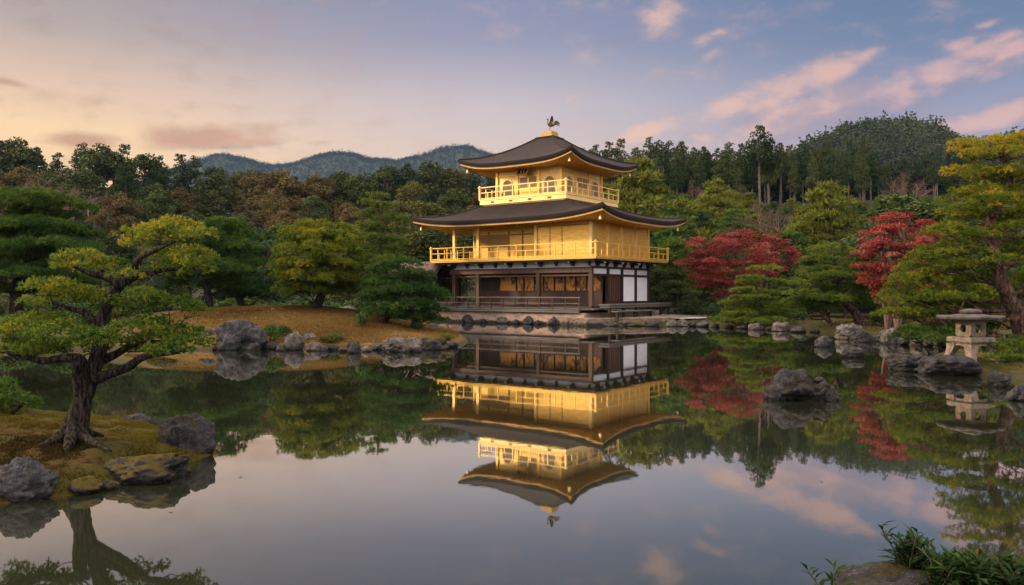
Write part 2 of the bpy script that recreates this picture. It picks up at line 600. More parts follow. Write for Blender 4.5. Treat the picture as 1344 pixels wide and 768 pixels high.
M['pine_gold'] = mat_leaf('golden_pine_needle', [(0.0, (0.030, 0.062, 0.010)), (0.4, (0.092, 0.135, 0.014)), (0.75, (0.22, 0.215, 0.018)), (1.0, (0.38, 0.265, 0.022))])
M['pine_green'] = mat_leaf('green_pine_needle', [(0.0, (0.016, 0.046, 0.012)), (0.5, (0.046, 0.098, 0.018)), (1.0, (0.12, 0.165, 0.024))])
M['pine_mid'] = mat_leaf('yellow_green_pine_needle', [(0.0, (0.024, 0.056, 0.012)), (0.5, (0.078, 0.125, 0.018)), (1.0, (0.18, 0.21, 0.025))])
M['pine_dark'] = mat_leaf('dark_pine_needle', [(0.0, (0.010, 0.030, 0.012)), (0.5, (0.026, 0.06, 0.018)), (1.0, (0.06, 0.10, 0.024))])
M['maple'] = mat_leaf('red_maple_leaf', [(0.0, (0.13, 0.020, 0.019)), (0.5, (0.27, 0.048, 0.042)), (1.0, (0.40, 0.12, 0.082))], 0.35)
M['shrub'] = mat_leaf('glossy_shrub_leaf', [(0.0, (0.008, 0.020, 0.006)), (0.6, (0.020, 0.044, 0.011)), (0.94, (0.055, 0.09, 0.018)), (1.0, (0.32, 0.09, 0.03))], 0.3)
M['dry_grass'] = mat_leaf('dry_grass_blade', [(0.0, (0.06, 0.034, 0.010)), (0.55, (0.145, 0.083, 0.022)), (1.0, (0.23, 0.145, 0.038))], 0.3)
M['moss'] = mat_leaf('moss_blade', [(0.0, (0.035, 0.021, 0.006)), (0.5, (0.105, 0.068, 0.010)), (1.0, (0.13, 0.125, 0.012))], 0.3)


def mat_rock(name, c1, c2, c3, moss=None, mossy=0.5):
    m, g, out = new_mat(name)
    v = worldco(g)
    n1 = g.noise(v, 2.2, 8.0, 0.65)
    n2 = g.noise(v, 14.0, 6.0, 0.7)
    sp = g.noise(v, 38.0, 3.0, 0.6)
    ns = g.noise(scaled(g, v, (1, 1, 0.3)), 7.0, 6.0, 0.7)
    col = g.mix(g.smooth(g.math('MULTIPLY_ADD', ns, 0.6, g.math('MULTIPLY', n1, 0.5)), 0.42, 0.68), c1, c2)
    col = g.mix(g.smooth(sp, 0.57, 0.72, 0, 0.7), col, c3)
    col = g.mix(g.smooth(n2, 0.62, 0.75, 0.0, 0.65), col, tuple(c * 0.35 for c in c1))
    if moss:
        geo = g.n('ShaderNodeNewGeometry')
        sp_ = g.n('ShaderNodeSeparateXYZ')
        g.put(sp_.inputs[0], geo.outputs['Normal'])
        f = g.math('MULTIPLY', g.smooth(g.noise(v, 3.4, 5.0, 0.6), mossy, mossy + 0.12), g.smooth(sp_.outputs[2], 0.15, 0.75, 0.0, 0.9))
        col = g.mix(f, col, moss)
    sz = g.n('ShaderNodeSeparateXYZ')
    g.put(sz.inputs[0], v)
    wet = g.smooth(g.math('MULTIPLY_ADD', n2, -0.12, sz.outputs[2]), 0.02, -0.045)
    col = g.mix(g.math('MULTIPLY', wet, 0.75), col, (0.012, 0.012, 0.008))
    h = g.math('MULTIPLY_ADD', n2, 0.7, g.math('ADD', n1, g.math('MULTIPLY', ns, 0.8)))
    principled(g, out, col, 0.9, 0, 0.15, h, 1.0, 0.09)
    return m


M['rock'] = mat_rock('grey_rock', (0.022, 0.022, 0.026), (0.085, 0.082, 0.088), (0.17, 0.165, 0.16), (0.04, 0.036, 0.010))
M['rock_dark'] = mat_rock('dark_rock', (0.013, 0.012, 0.014), (0.055, 0.051, 0.055), (0.15, 0.14, 0.135), (0.035, 0.03, 0.009))
M['rock_pale'] = mat_rock('pale_rock', (0.05, 0.046, 0.044), (0.17, 0.152, 0.138), (0.30, 0.275, 0.25), (0.06, 0.05, 0.02))
M['rock_mossy'] = mat_rock('mossy_rock', (0.016, 0.015, 0.016), (0.05, 0.047, 0.05), (0.09, 0.085, 0.08), (0.085, 0.062, 0.010), 0.38)
# ------------------------------------------------------------------ ground, pond
PAV_C, PAV_RZ = (2.726, 57.628), R(-36.06)
UX, UY = math.cos(PAV_RZ), math.sin(PAV_RZ)


def pav(x, y):
    """pavilion-local x,y to world x,y"""
    return (PAV_C[0] + UX * x - UY * y, PAV_C[1] + UY * x + UX * y)


POND = [(-60, 27.0), (-19.0, 29.0), (-14.5, 29.2), (-12.2, 28.8), (-10.4, 28.7), (-8.4, 29.2), (-6.2, 29.6), (-4.6, 29.2), (-3.2, 29.4), (-2.1, 30.6),
        (-1.7, 33.0), (-2.3, 38.0), (-3.4, 44.0), (-5.4, 54.0), (-7.2, 58.0), (-8.0, 60.6), (-7.0, 59.8), pav(-7.0, -5.2), pav(4.2, -5.2), pav(6.9, -5.5), pav(9.4, -2.2),
        (11.4, 49.8), (13.2, 46.6), (14.4, 44.6), (16.0, 43.0), (17.0, 38.5), (17.0, 36.0), (15.2, 34.5), (15.6, 32.0), (17.0, 30.6), (16.4, 27.5), (13.6, 26.0),
        (12.6, 23.5), (11.4, 21.6), (10.6, 20.6), (12.2, 19.4), (12.1, 17.4), (11.6, 15.5), (12.5, 13.0),
        (9.0, 9.0), (5.2, 6.3), (3.2, 5.2), (2.2, 4.7), (1.7, 3.7), (1.2, 2.4), (-3, 1.2), (-14, 1.0), (-60, 0.0)]


def poly_sdf(X, Y, poly):
    """signed distance to a polygon (negative inside)"""
    d = np.full(X.shape, 1e9)
    ins = np.zeros(X.shape, bool)
    n = len(poly)
    for i in range(n):
        ax, ay = poly[i]
        bx, by = poly[(i + 1) % n]
        ex, ey = bx - ax, by - ay
        wx, wy = X - ax, Y - ay
        t = np.clip((wx * ex + wy * ey) / (ex * ex + ey * ey + 1e-12), 0, 1)
        d = np.minimum(d, (wx - ex * t) ** 2 + (wy - ey * t) ** 2)
        c = ((ay > Y) != (by > Y))
        with np.errstate(divide='ignore', invalid='ignore'):
            xi = (bx - ax) * (Y - ay) / (by - ay + 1e-12) + ax
        ins ^= c & (X < xi)
    return np.where(ins, -1, 1) * np.sqrt(d)


def sstep(a, b, v):
    t = np.clip((v - a) / (b - a), 0, 1)
    return t * t * (3 - 2 * t)


def waves(X, Y, s, seed):
    r = np.random.default_rng(seed)
    o = np.zeros(np.shape(X))
    for k in range(7):
        a = r.uniform(0, 6.28)
        f = s * r.uniform(0.6, 1.9)
        o = o + np.sin((X * math.cos(a) + Y * math.sin(a)) * f + r.uniform(0, 6.28)) / 7
    return o


def ground_z(X, Y):
    X = np.asarray(X, float); Y = np.asarray(Y, float)
    d = poly_sdf(X, Y, POND)
    land = np.clip(d, 0, None)
    z = np.where(d < 0, -np.minimum(0.12 + 0.3 * (-d), 1.1), 0)
    shore = 0.34 * (1 - np.exp(-land / 0.5))
    # grassy mound of the left shore
    mound = 1.15 * np.exp(-(((X + 11.5) / 7.5) ** 2 + ((Y - 36.5) / 5.5) ** 2))
    # hills behind
    far = np.clip(Y - 62, 0, None)
    k = 0.13 + 0.06 * sstep(-5, 35, X)
    hill = np.minimum(far, 98) * k * sstep(0, 18, far)
    hill = hill * (1 - sstep(168, 330, Y))
    side = 0.05 * np.clip(np.abs(X) - 30, 0, 60) * (1 - sstep(120, 260, Y)) * sstep(20, 40, Y)
    bumps = 0.10 * waves(X, Y, 0.9, 3) + 0.05 * waves(X, Y, 2.6, 4)
    zz = shore + (mound + hill + side) * np.clip(land / 4.0, 0, 1) + bumps * np.clip(land / 1.0, 0, 1) * np.where(Y < 9, 0.4, 1)
    return np.where(d < 0, z, zz)


def gz(x, y):
    return float(ground_z(np.array([x]), np.array([y]))[0])


def build_ground():
    ax = np.concatenate([np.array([-3000, -1500, -800, -450, -260, -160]), np.arange(-110, -30, 2.5), np.arange(-30, 30, 0.4), np.arange(30, 111, 2.5),
                         np.array([160, 260, 450, 800, 1500, 3000])])
    ay = np.concatenate([np.array([-400, -150, -40, -12]), np.arange(-4, 62, 0.4), np.arange(62, 180, 2.5), np.array([190, 210, 240, 290, 340, 450, 700, 1200, 2000, 2600])])
    X, Y = np.meshgrid(ax, ay)
    Z = ground_z(X, Y)
    n, m = X.shape
    me = bpy.data.meshes.new('ground')
    V = np.stack([X, Y, Z], -1).reshape(-1, 3)
    I = np.arange(n * m).reshape(n, m)
    Fq = np.stack([I[:-1, :-1], I[:-1, 1:], I[1:, 1:], I[1:, :-1]], -1).reshape(-1, 4)
    me.from_pydata(V.tolist(), [], Fq.tolist())
    me.update()
    m_, g, out = new_mat('ground_cover')
    v = worldco(g)
    s = g.n('ShaderNodeSeparateXYZ')
    g.put(s.inputs[0], v)
    n1 = g.noise(v, 0.35, 6, 0.6)
    n2 = g.noise(v, 3.0, 6, 0.65)
    n3 = g.noise(v, 16.0, 4, 0.7)
    dry = g.mix(g.smooth(n2, 0.35, 0.65), (0.135, 0.076, 0.02), (0.075, 0.046, 0.014))
    dry = g.mix(g.smooth(n3, 0.5, 0.75, 0, 0.6), dry, (0.09, 0.06, 0.015))
    moss = g.mix(g.smooth(n2, 0.35, 0.7), (0.026, 0.034, 0.010), (0.066, 0.046, 0.014))
    forest = g.mix(g.smooth(n2, 0.3, 0.7), (0.018, 0.02, 0.009), (0.04, 0.034, 0.018))
    f_dry = g.math('MULTIPLY', g.math('MULTIPLY', g.smooth(s.outputs[0], -0.5, -1.5), g.smooth(g.math('MULTIPLY_ADD', n1, 5.0, s.outputs[0]), -14.0, -10.0)), g.smooth(s.outputs[1], 46.0, 39.0))
    c = g.mix(f_dry, moss, dry)
    c = g.mix(g.smooth(g.math('MULTIPLY_ADD', n1, 8.0, s.outputs[1]), 58.0, 64.0), c, forest)
    mud = g.mix(n2, (0.03, 0.026, 0.014), (0.055, 0.045, 0.022))
    c = g.mix(g.smooth(s.outputs[2], 0.06, 0.14), mud, c)
    principled(g, out, c, 0.95, 0, 0.1, g.math('MULTIPLY_ADD', n3, 0.5, n2), 0.7, 0.06)
    o = link_mesh('ground', me, m_, smooth=True)
    props(o, kind='structure')
    # water: one still sheet
    wm, g, out = new_mat('pond_water')
    v = worldco(g)
    n = g.noise(scaled(g, v, (1.0, 0.45, 1.0)), 2.6, 3, 0.5)
    mk = g.noise(v, 0.16, 3, 0.5)
    body = g.mix(g.smooth(mk, 0.35, 0.65), (0.015, 0.0175, 0.0095), (0.020, 0.022, 0.012))
    # still, murky pond: a dark body under a surface whose mirror grows towards grazing views
    geo = g.n('ShaderNodeNewGeometry')
    dt = g.n('ShaderNodeVectorMath', operation='DOT_PRODUCT')
    g.put(dt.inputs[0], geo.outputs['Normal'])
    g.put(dt.inputs[1], geo.outputs['Incoming'])
    c = g.math('DIVIDE', g.math('ABSOLUTE', dt.outputs["Value"]), 0.31)
    R_ = g.math('MULTIPLY_ADD', g.math('EXPONENT', g.math('MULTIPLY', g.math('MULTIPLY', c, c), -1.0)), 0.87, 0.03)
    bp = g.n('ShaderNodeBump')
    bp.inputs['Strength'].default_value = 0.07
    bp.inputs['Distance'].default_value = 0.012
    g.put(bp.inputs['Height'], n)
    df = g.n('ShaderNodeBsdfDiffuse')
    g.put(df.inputs[0], body)
    gl = g.n('ShaderNodeBsdfGlossy')
    gl.inputs['Roughness'].default_value = 0.022
    gl.inputs['Color'].default_value = (1, 1, 1, 1)
    g.put(gl.inputs['Normal'], bp.outputs[0])
    mx = g.n('ShaderNodeMixShader')
    g.put(mx.inputs[0], R_)
    g.t.links.new(df.outputs[0], mx.inputs[1])
    g.t.links.new(gl.outputs[0], mx.inputs[2])
    g.t.links.new(mx.outputs[0], out.inputs['Surface'])
    w = MB()
    w.grid([[(-75, -6, 0), (-75, 64, 0)], [(22, -6, 0), (22, 64, 0)]])
    o = w.build('water', wm)
    props(o, kind='structure')


build_ground()


# near islet with the small pine
ISLET = [(-13.5, 9.2), (-10.5, 8.0), (-8.0, 7.4), (-6.2, 7.4), (-5.1, 7.7), (-4.45, 8.15), (-4.15, 8.85), (-3.95, 9.5), (-3.8, 10.3), (-4.4, 11.1), (-5.4, 12.1), (-6.6, 12.9),
         (-8.3, 13.4), (-10.5, 13.3), (-13.5, 12.0)]


def islet_z(X, Y):
    d = -poly_sdf(np.asarray(X, float), np.asarray(Y, float), ISLET)
    dd = np.clip(d, 0, None)
    z = 0.13 * (1 - np.exp(-dd / 0.16)) + 0.13 * (1 - np.exp(-dd / 0.9))
    z = z + (0.06 * waves(X, Y, 2.4, 8) + 0.06 * waves(X, Y, 6.5, 9) + 0.03 * waves(X, Y, 14, 10)) * np.clip(dd / 0.4, 0, 1)
    z = z + 0.07 * np.exp(-(((X + 5.32) / 0.7) ** 2 + ((Y - 9.65) / 0.6) ** 2)) * np.clip(dd / 0.6, 0, 1)
    return np.where(d < 0, np.maximum(-0.5, d * 0.9), z)


def build_islet():
    ax = np.arange(-14, -3.3, 0.07)
    ay = np.arange(7.0, 14, 0.07)
    X, Y = np.meshgrid(ax, ay)
    Z = islet_z(X, Y) - 0.01
    for q in np.ndindex(Z.shape):
        if Z[q] > 0.02:
            Z[q] += 0.05 * mnoise.fractal(Vector((X[q] * 2.6, Y[q] * 2.6, 1.7)), 0.9, 2.1, 4) * min(1, (Z[q] - 0.02) / 0.08)
    n, m = X.shape
    V = np.stack([X, Y, Z], -1).reshape(-1, 3)
    I = np.arange(n * m).reshape(n, m)
    Fq = np.stack([I[:-1, :-1], I[:-1, 1:], I[1:, 1:], I[1:, :-1]], -1).reshape(-1, 4)
    keep = (V[Fq][:, :, 2].max(1) > -0.48)
    me = bpy.data.meshes.new('islet_ground')
    me.from_pydata(V.tolist(), [], Fq[keep].tolist())
    me.update()
    mm, g, out = new_mat('mossy_soil')
    v = worldco(g)
    n1 = g.noise(v, 1.5, 6, 0.6)
    n2 = g.noise(v, 9.0, 6, 0.7)
    c = g.mix(g.smooth(n1, 0.36, 0.64), (0.062, 0.038, 0.009), (0.05, 0.047, 0.008))
    c = g.mix(g.smooth(n2, 0.46, 0.66, 0, 0.85), c, (0.022, 0.014, 0.006))
    principled(g, out, c, 0.95, 0, 0.1, n2, 0.9, 0.05)
    props(link_mesh('islet_ground', me, mm, smooth=True), kind='structure')
    rng = np.random.default_rng(5)
    P = np.stack([rng.uniform(-10.5, -3.9, 150000), rng.uniform(7.5, 13.4, 150000)], 1)
    z = islet_z(P[:, 0], P[:, 1])
    tn = waves(P[:, 0], P[:, 1], 3.0, 11) + rng.normal(0, 0.25, len(P))
    keep = (z > 0.03) & (tn > -0.2)
    P = np.column_stack([P, z - 0.012])[keep]
    t = np.clip(0.5 + 0.9 * waves(P[:, 0], P[:, 1], 1.7, 12) + rng.normal(0, 0.1, len(P)), 0, 1)
    V, T = needles(rng, P, np.tile([0, 0, 1.0], (len(P), 1)), t, 2, 0.034, 0.013, 0.6)
    props(link_mesh('moss', poly_mesh('moss', V, 3, T), M['moss']), 'golden brown moss covering the near islet under the pine', 'moss', kind='stuff')


build_islet()


def build_grass():
    rng = np.random.default_rng(6)
    N = 130000
    P = np.stack([rng.uniform(-14.5, -1.5, N), rng.uniform(28.8, 44, N)], 1)
    z = ground_z(P[:, 0], P[:, 1])
    tn = waves(P[:, 0], P[:, 1], 1.3, 21) + rng.normal(0, 0.25, N)
    k = (z > 0.2) & (tn > -0.2)
    P = np.column_stack([P, z - 0.01])[k]
    t = np.clip(0.5 + 0.8 * waves(P[:, 0], P[:, 1], 0.8, 22) + rng.normal(0, 0.14, len(P)), 0, 1)
    V, T = needles(rng, P, np.tile([0, 0, 1.0], (len(P), 1)), t, 2, 0.075, 0.02, 0.6)
    props(link_mesh('dry_grass', poly_mesh('dry_grass', V, 3, T), M['dry_grass']), 'dry orange grass on the mound of the left shore', 'grass', kind='stuff')
    N = 60000
    P = np.stack([rng.uniform(11, 34, N), rng.uniform(17, 56, N)], 1)
    z = ground_z(P[:, 0], P[:, 1])
    tn = waves(P[:, 0], P[:, 1], 0.9, 23) + rng.normal(0, 0.2, N)
    k = (z > 0.16) & (tn > 0.0)
    P = np.column_stack([P, z - 0.01])[k]
    t = np.clip(0.42 + 0.8 * waves(P[:, 0], P[:, 1], 0.6, 24) + rng.normal(0, 0.14, len(P)), 0, 1)
    V, T = needles(rng, P, np.tile([0, 0, 1.0], (len(P), 1)), t, 1, 0.1, 0.06, 0.7)
    props(link_mesh('ground_cover', poly_mesh('ground_cover', V, 3, T), M['moss']), 'low mossy ground cover along the right shore', 'ground cover', kind='stuff')


build_grass()


# ------------------------------------------------------------------ far mountains
def ridge(name, Y, prof, depth, seed, ntree, th, color, wood_label):
    """a wooded ridge: the crest passes through the skyline points prof (photograph px,py) at distance Y"""
    xs = np.array([p[0] for p in prof], float)
    zs = np.array([CAM_Z - (p[1] - 384) / F * Y for p in prof])
    Xc = (xs - 672) / F * Y
    gx = np.linspace(Xc[0], Xc[-1], 120)
    gy = np.linspace(-1, 1, 41)
    crest = np.interp(gx, Xc, zs)
    kk = np.ones(9) / 9
    crest = np.convolve(np.pad(crest, 4, mode='edge'), kk, 'valid')

    def height(X, v):
        c = np.interp(X, gx, crest) - th * 1.3
        f = (1 - np.abs(v) ** 1.35)
        rav = waves(X / Y * 100, v * 3, 1.1, seed) * 0.16 * np.abs(v) * (1 - np.abs(v)) * 4
        return c * np.clip(f + rav, 0, 1.2) - 3 * (np.abs(v) > 0.98)
    X, Vv = np.meshgrid(gx, gy)
    Z = height(X, Vv)
    V = np.stack([X, Y + Vv * depth, Z], -1).reshape(-1, 3)
    n, m = X.shape
    I = np.arange(n * m).reshape(n, m)
    Fq = np.stack([I[:-1, :-1], I[:-1, 1:], I[1:, 1:], I[1:, :-1]], -1).reshape(-1, 4)
    me = bpy.data.meshes.new(name)
    me.from_pydata(V.tolist(), [], Fq.tolist())
    me.update()
    props(link_mesh(name, me, M['hill_ground'], smooth=True), kind='structure')
    rng = np.random.default_rng(seed)
    tx = rng.uniform(gx[0], gx[-1], ntree)
    tv = -np.abs(rng.uniform(-0.75, 0.15, ntree)) * 1.0 + 0.06
    tz = height(tx, tv)
    C = np.column_stack([tx, Y + tv * depth, tz])
    s = th * np.clip(rng.lognormal(-0.15, 0.38, ntree), 0.35, 1.9)
    tint = np.clip(rng.normal(0.42, 0.17, ntree) + 0.5 * waves(tx / Y * 60, tv * 6, 1.3, seed + 3), 0, 1)
    k = 26
    wd = np.repeat(rng.choice([0.26, 0.36, 0.5], ntree), k)
    Cr = np.repeat(C, k, 0); sr = np.repeat(s, k)
    d = unit(rng.normal(0, 1, (len(Cr), 3)))
    d[:, 2] = np.abs(d[:, 2]) * 1.0
    rnd = np.repeat(rng.random(ntree) < 0.72, k)
    h = rng.uniform(0.1, 1.0, len(Cr))
    P = Cr + np.column_stack([d[:, 0] * sr * wd * (1.08 - h), d[:, 1] * sr * wd * (1.08 - h), h * sr])
    P = np.where(rnd[:, None], Cr + d * np.column_stack([sr * 0.5, sr * 0.5, sr * 0.72]) + np.column_stack([0 * sr, 0 * sr, 0.1 * sr]), P)
    Vv_, T = leaves(rng, P, d + np.array([0, 0, 0.3]), np.repeat(tint, k), th * 0.26, th * 0.2, 0.6)
    o = link_mesh('distant_woods', poly_mesh('distant_woods', Vv_, 4, T), M['leaf_obj'])
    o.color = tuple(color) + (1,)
    props(o, wood_label, 'woods', kind='stuff')


M['hill_ground'] = mat_simple('wooded_hill_floor', (0.012, 0.018, 0.010), (0.03, 0.036, 0.016), 0.05, 0.95)
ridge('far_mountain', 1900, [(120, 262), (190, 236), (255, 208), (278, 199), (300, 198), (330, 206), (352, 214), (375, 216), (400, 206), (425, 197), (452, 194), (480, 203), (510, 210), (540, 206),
                            (570, 192), (592, 186), (615, 188), (645, 200), (668, 206), (700, 216), (760, 232), (830, 258)], 420, 31, 15000, 7.0, (0.018, 0.034, 0.036),  # leaf colour shifted to blue, distance haze painted in besides the air volume
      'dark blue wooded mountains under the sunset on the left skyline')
ridge('right_hill', 620, [(930, 262), (985, 225), (1030, 200), (1062, 180), (1095, 164), (1130, 156), (1165, 152), (1200, 157), (1235, 172), (1262, 182), (1290, 190), (1330, 204), (1420, 240)], 190, 32, 6000, 8.0, (0.036, 0.045, 0.013),
      'olive green woods covering the rounded hill on the right skyline')
ridge('edge_hill', 840, [(1190, 235), (1240, 205), (1280, 188), (1310, 174), (1344, 162), (1400, 150), (1480, 160), (1600, 215)], 200, 33, 1600, 12, (0.026, 0.038, 0.018),
      'dark woods on the hill that rises at the right edge')


def build_haze():
    m, g, out = new_mat('evening_haze')
    v = g.n('ShaderNodeVolumePrincipled')
    v.inputs['Color'].default_value = (0.38, 0.62, 1.0, 1)
    v.inputs['Density'].default_value = 0.00005
    v.inputs['Anisotropy'].default_value = 0.0
    g.t.links.new(v.outputs[0], out.inputs['Volume'])
    b = MB(); b.box(-3100, 3100, -450, 2700, -2.2, 372)
    props(b.build('haze', m), kind='stuff')


build_haze()


def floating_leaves():
    for i, (px, py, lb) in enumerate(((223, 672, 'fallen leaf floating near the islet reflection, lower left'), (316, 626, 'tiny fallen leaf on the pond below the left shore'), 
                                      (1078, 632, 'fallen leaf floating on the reflected pink cloud'), (855, 596, 'tiny fallen leaf right of the mirrored roof'))):
        Y = shore_y(py)
        p = at(px, py, Y)
        m = MB()
        n = 8
        m.add([(0.026 * math.cos(2 * math.pi * k / n) * (1 + 0.3 * math.cos(2 * math.pi * k / n)), 0.013 * math.sin(2 * math.pi * k / n), 0.004 + 0.006 * abs(math.cos(2 * math.pi * k / n))) for k in range(n)] + [(0, 0, 0.003)], [(k, (k + 1) % n, n) for k in range(n)])
        o = m.build('fallen_leaf', M['twig'])
        o.location = (p.x, p.y, 0.001)
        o.rotation_euler = (0, 0, i * 1.1)
        props(o, lb, 'leaf', 'fallen leaves floating on the pond')


floating_leaves()
# ------------------------------------------------------------------ golden pavilion
def build_pavilion():
    root = empty('golden_pavilion', (PAV_C[0], PAV_C[1], 0), PAV_RZ, 'three-storey golden pavilion with dark curved bark roofs standing at the water edge', 'pavilion')
    A, B = 5.8, 4.0
    # base
    f = MB(); f.box(-7.6, 6.2, -5.5, 5.0, -0.9, 0.78)
    f.build('foundation', M['pale_stone'], root)
    # deck along the water
    d = MB()
    for i in range(4):
        d.box(-8.0, 5.9, -5.75 + i * 0.45, -5.32 + i * 0.45, 0.94, 1.0)
    d.box(-8.0, 5.9, -5.72, -5.6, 0.80, 0.935)
    d.box(-8.0, 5.9, -4.3, -4.18, 0.80, 0.935)
    dk = d.build('deck', M['grey_wood'], root)
    rl = MB()
    rl.box(-8.0, 5.95, -5.66, -5.59, 1.72, 1.79)
    rl.box(-8.0, 5.95, -5.65, -5.60, 1.36, 1.41)
    rl.box(-8.0, 5.95, -5.65, -5.60, 1.06, 1.11)
    rr = rl.build('deck_railing', M['grey_wood'], root)
    for i in range(15):
        x = -7.9 + i * (13.78 / 14)
        MB().box(x - 0.035, x + 0.035, -5.66, -5.59, 1.003, 1.718).build('railing_post', M['dark_wood'], rr)
    # ground storey
    fl = MB(); fl.box(-A - 0.1, A + 0.1, -B - 0.15, B + 0.1, 1.02, 1.2)
    fl.build('floor', M['dark_wood'], root)
    fx = [-5.6, -3.4, 1.75, A]
    for x in fx:
        MB().box(x - 0.12, x + 0.12, -B - 0.12, -B + 0.12, 1.203, 3.70).build('post', M['brown_wood'], root)
    for y in (-1.9, 0.03, 2.03, B):
        MB().box(A - 0.11, A + 0.11, y - 0.11, y + 0.11, 1.203, 3.70).build('post', M['dark_wood'], root)
    for y in (-1.3, 1.3, B):
        MB().box(-5.72, -5.48, y - 0.11, y + 0.11, 1.203, 3.70).build('post', M['dark_wood'], root)
    b = MB()
    b.box(-5.9, A + 0.13, -B - 0.16, -B + 0.10, 3.36, 3.72)
    b.box(-5.7, A - 0.13, -B - 0.05, -B + 0.05, 3.14, 3.24)
    b.build('lintel_beam', M['brown_wood'], root)
    b = MB()
    b.box(A - 0.1, A + 0.14, -B + 0.11, B + 0.15, 3.66, 3.78)
    b.box(A - 0.06, A + 0.08, -B + 0.12, B - 0.12, 3.16, 3.28)
    b.box(A - 0.06, A + 0.08, -1.78, B - 0.12, 1.204, 1.46)
    b.build('side_beam', M['dark_wood'], root)
    # white plaster of the side
    ys = [-B, -1.9, 0.03, 2.03, B]
    for i in range(4):
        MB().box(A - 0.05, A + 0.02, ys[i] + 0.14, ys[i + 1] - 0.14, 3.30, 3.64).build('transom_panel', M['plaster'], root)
    for i in (2, 3):
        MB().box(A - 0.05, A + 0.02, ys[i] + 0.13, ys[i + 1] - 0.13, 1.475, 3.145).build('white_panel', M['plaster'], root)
    dr = MB(); dr.box(A - 0.05, A + 0.02, -1.77, -0.1, 1.475, 3.145)
    dr = dr.build('door', M['brown_wood'], root)
    s = MB()
    for i in range(6):
        y = -1.72 + i * 0.31
        s.box(A + 0.023, A + 0.05, y, y + 0.05, 1.5, 3.12)
    s.build('door_batten', M['dark_wood'], dr)
    # set-back wall behind the veranda
    yb = -2.45
    w = MB()
    w.box(-4.55, A - 0.12, yb, yb + 0.12, 1.203, 2.2)
    w.build('wainscot', M['brown_wood'], root)
    w = MB()
    w.box(-4.55, -2.75, yb, yb + 0.12, 2.203, 3.7)
    w.box(-2.75, A - 0.12, yb, yb + 0.12, 3.17, 3.7)
    w.build('dark_wall', M['dark_wood'], root)
    w = MB(); w.box(-4.5, A - 0.2, 3.7, 3.9, 1.203, 3.7); w.box(-4.55, -4.43, yb + 0.123, 3.69, 1.203, 3.7)
    w.build('rear_wall', M['dark_wood'], root)
    # painted gold screens
    sm, g, out = new_mat('painted_gold_screen')
    v = objco(g)
    n1 = g.noise(scaled(g, v, (1.0, 1.0, 0.55)), 2.4, 6, 0.65, 0.8)
    n2 = g.noise(v, 7.0, 4, 0.6)
    c = g.mix(g.smooth(n1, 0.46, 0.62), (0.68, 0.30, 0.05), (0.035, 0.015, 0.008))
    c = g.mix(g.smooth(g.math('ADD', n2, g.math('MULTIPLY', n1, 0.25)), 0.72, 0.82), c, (0.42, 0.06, 0.025))
    principled(g, out, c, 0.4, 0.15)
    xs = [-2.75, -1.2, -0.55, 0.35, 1.1, 2.0, 2.85, 3.7, 4.55, A - 0.13]
    for i in range(len(xs) - 1):
        MB().box(xs[i] + 0.05, xs[i + 1] - 0.05, yb + 0.02, yb + 0.08, 2.203, 3.168).build('painted_screen', sm, root)
    for x in xs:
        MB().box(x - 0.048, x + 0.048, yb - 0.04, yb + 0.1, 2.204, 3.167).build('screen_post', M['dark_wood'], root)
    cl = MB(); cl.box(-A, A, -B + 0.12, B - 0.1, 3.79, 3.87)
    cl.build('ceiling', M['brown_wood'], root)

    # band between the storeys
    p = MB()
    p.box(-5.6, A - 0.08, -B - 0.03, -B + 0.05, 3.723, 4.12)
    p.box(A - 0.05, A + 0.03, -B - 0.03, B, 3.783, 4.12)
    p.box(-5.68, -5.6, -B, B, 3.723, 4.12)
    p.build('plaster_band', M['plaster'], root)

    def bracket(c, front, big):
        m = MB()

        def bx(u0, u1, o0, o1, z0, z1):
            if front: m.box(c + u0, c + u1, -B - o1, -B - o0, z0, z1)
            else: m.box(A + o0, A + o1, c + u0, c + u1, z0, z1)
        k = 0.16 if big else 0.07
        bx(-k * 0.6, k * 0.6, 0.034, 0.25, 3.79, 3.93)
        bx(-k, k, 0.034, 0.62 if big else 0.3, 3.93, 4.05)
        bx(-k * 1.5, k * 1.5, 0.034, 0.30, 4.05, 4.12)
        bx(-0.05, 0.05, 0.034, 1.05, 4.125, 4.19)
        m.build('bracket', M['black'], root)
        if big:
            m = MB()
            bx(-0.09, 0.09, 0.625, 0.69, 3.96, 4.10)
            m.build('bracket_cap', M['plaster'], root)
    for i in range(10):
        bracket(-5.55 + i * 1.255, True, i % 2 == 0)
    for i in range(7):
        bracket(-3.4 + i * 1.2, False, i % 2 == 0)
    for (x0, x1, y0, y1) in ((-6.6, 6.6, -5.0, -4.9), (6.5, 6.6, -4.895, 4.9)):
        MB().box(x0, x1, y0, y1, 4.08, 4.19).build('balcony_beam', M['black'], root)

    # railed balconies
    def balcony(hx, hy, z0, z1, rail, nx, ny, mat, tk=0.026):
        s = MB(); s.box(-hx, hx, -hy, hy, z0, z1)
        s.box(-hx - 0.05, hx + 0.05, -hy - 0.05, hy + 0.05, z1 - 0.07, z1 + 0.0)
        bl = s.build('balcony', mat, root)
        r = MB()
        for h, t in ((rail, tk), (rail * 0.56, tk * 0.8), (0.07, tk)):
            z = z1 + h
            ov = 0.16 if h == rail else 0.0
            r.box(-hx - ov, hx + ov, -hy - t, -hy + t, z - t, z + t)
            r.box(-hx - ov, hx + ov, hy - t, hy + t, z - t, z + t)
            r.box(hx - t - 0.002, hx + t - 0.002, -hy - ov, hy + ov, z - t + 0.004, z + t + 0.004)
            r.box(-hx - t + 0.002, -hx + t + 0.002, -hy - ov, hy + ov, z - t + 0.004, z + t + 0.004)
        ra = r.build('railing', mat, root)

